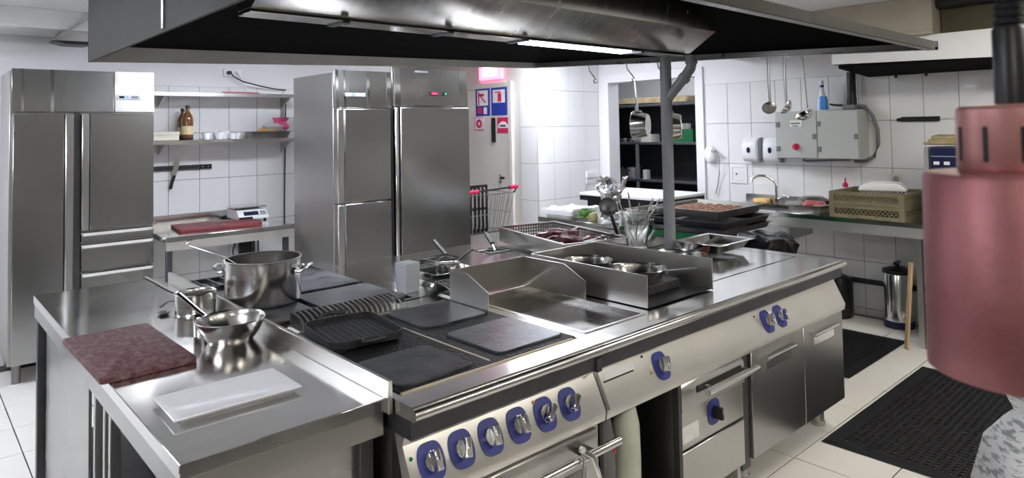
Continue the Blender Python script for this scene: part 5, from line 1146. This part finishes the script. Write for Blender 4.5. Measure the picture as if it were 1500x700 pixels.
for x in (4.10, 4.60):
    for y in (5.22, 5.88): 
        obj('leg', MB().cyl((x, y, .10), (x, y, .62), .010, n=8), 'wire', t); obj('caster', MB().cyl((x-.012, y, .05), (x+.012, y, .05), .05, n=16), 'black_rubber', t)
cr = MB().box(4.13, 4.36, 5.25, 5.265, .62, 1.08).box(4.13, 4.36, 5.60, 5.615, .62, 1.08).box(4.13, 4.145, 5.25, 5.61, .62, 1.08)
t = thing('black_crate', 'black slotted crate standing in the shopping cart', 'crate', (4.22, 5.4, .62))
for k in range(6): obj('slat', MB().box(4.12+.05*k, 4.145+.05*k, 5.25, 5.262, .622, 1.09), 'black_plastic', t, .002)
for z in (.63, .84, 1.065): obj('rail', MB().box(4.12, 4.395, 5.262, 5.275, z, z+.025), 'black_plastic', t)
obj('back', MB().box(4.12, 4.395, 5.55, 5.57, .622, 1.09), 'black_plastic', t); obj('base', MB().box(4.12, 4.395, 5.275, 5.55, .622, .64), 'black_plastic', t)

# ================================================================== HEAT LAMP OVER THE PASS
LX, LY = .968, .196
t = thing('heat_lamp', 'copper pendant heat lamp hanging in the foreground', 'heat lamp', (LX, LY, 1.36))
obj('shade', MB().lathe([(.0925, 0), (.0962, -.001), (.0965, .003), (.0945, .222), (.091, .228), (.060, .231), (.056, .231), (.056, .227), (.089, .224), (.0915, .218), (.0928, .003)], (LX, LY, 1.36), 72), 'copper', t)
cap_ = obj('cap', MB().lathe([(.056, .231), (.0575, .234), (.057, .302), (.053, .306), (.02, .308), (0, .308)], (LX, LY, 1.36), 56), 'copper_cap', t)
for k in range(10):
    a = 2*PI*k/10+.35; c = Vector((LX+.0574*math.cos(a), LY+.0574*math.sin(a), 1.36+.262)); q = MB().box(-.0008, .0008, -.0025, .0025, -.02, .02).xf(Matrix.Translation(c) @ Matrix.Rotation(a, 4, 'Z'))
    obj('vent_slot', q, 'black_plastic', cap_)
obj('cord_socket', MB().lathe([(0, .308), (.0175, .308), (.0175, .395), (.015, .40), (0, .40)], (LX, LY, 1.36), 24), 'black_plastic', t)
pr = [(0, .40)]
for k in range(16): z = .402+.009*k; pr += [(.0150-.0003*k, z), (.0150-.0003*k, z+.005), (.0115-.0003*k, z+.006), (.0115-.0003*k, z+.0085)]
obj('strain_relief', MB().lathe(pr+[(0, .548)], (LX, LY, 1.36), 24), 'black_rubber', t)
obj('cord', MB().cyl((LX, LY, 1.36+.546), (LX, LY, CZ-.001), .006, n=10), 'black_rubber', t)
obj('bulb', MB().lathe([(0, .05), (.04, .06), (.055, .10), (.04, .15), (.02, .20), (.02, .225), (0, .225)], (LX, LY, 1.36), 24), 'exit_glow', t)
# printed sack at the edge of the view
sk = MB().lathe([(0, 0), (.17, 0), (.20, .06), (.205, .30), (.17, .47), (.10, .56), (.06, .60), (.085, .66), (.07, .67), (0, .63)], (0, 0, 0), 40)
solo('printed_sack', crumple(sk, .04, 5, 4).move((2.98, .57, 0.02)), 'bag_print', 'white sack with grey print standing on the floor near the heat lamp', 'sack')
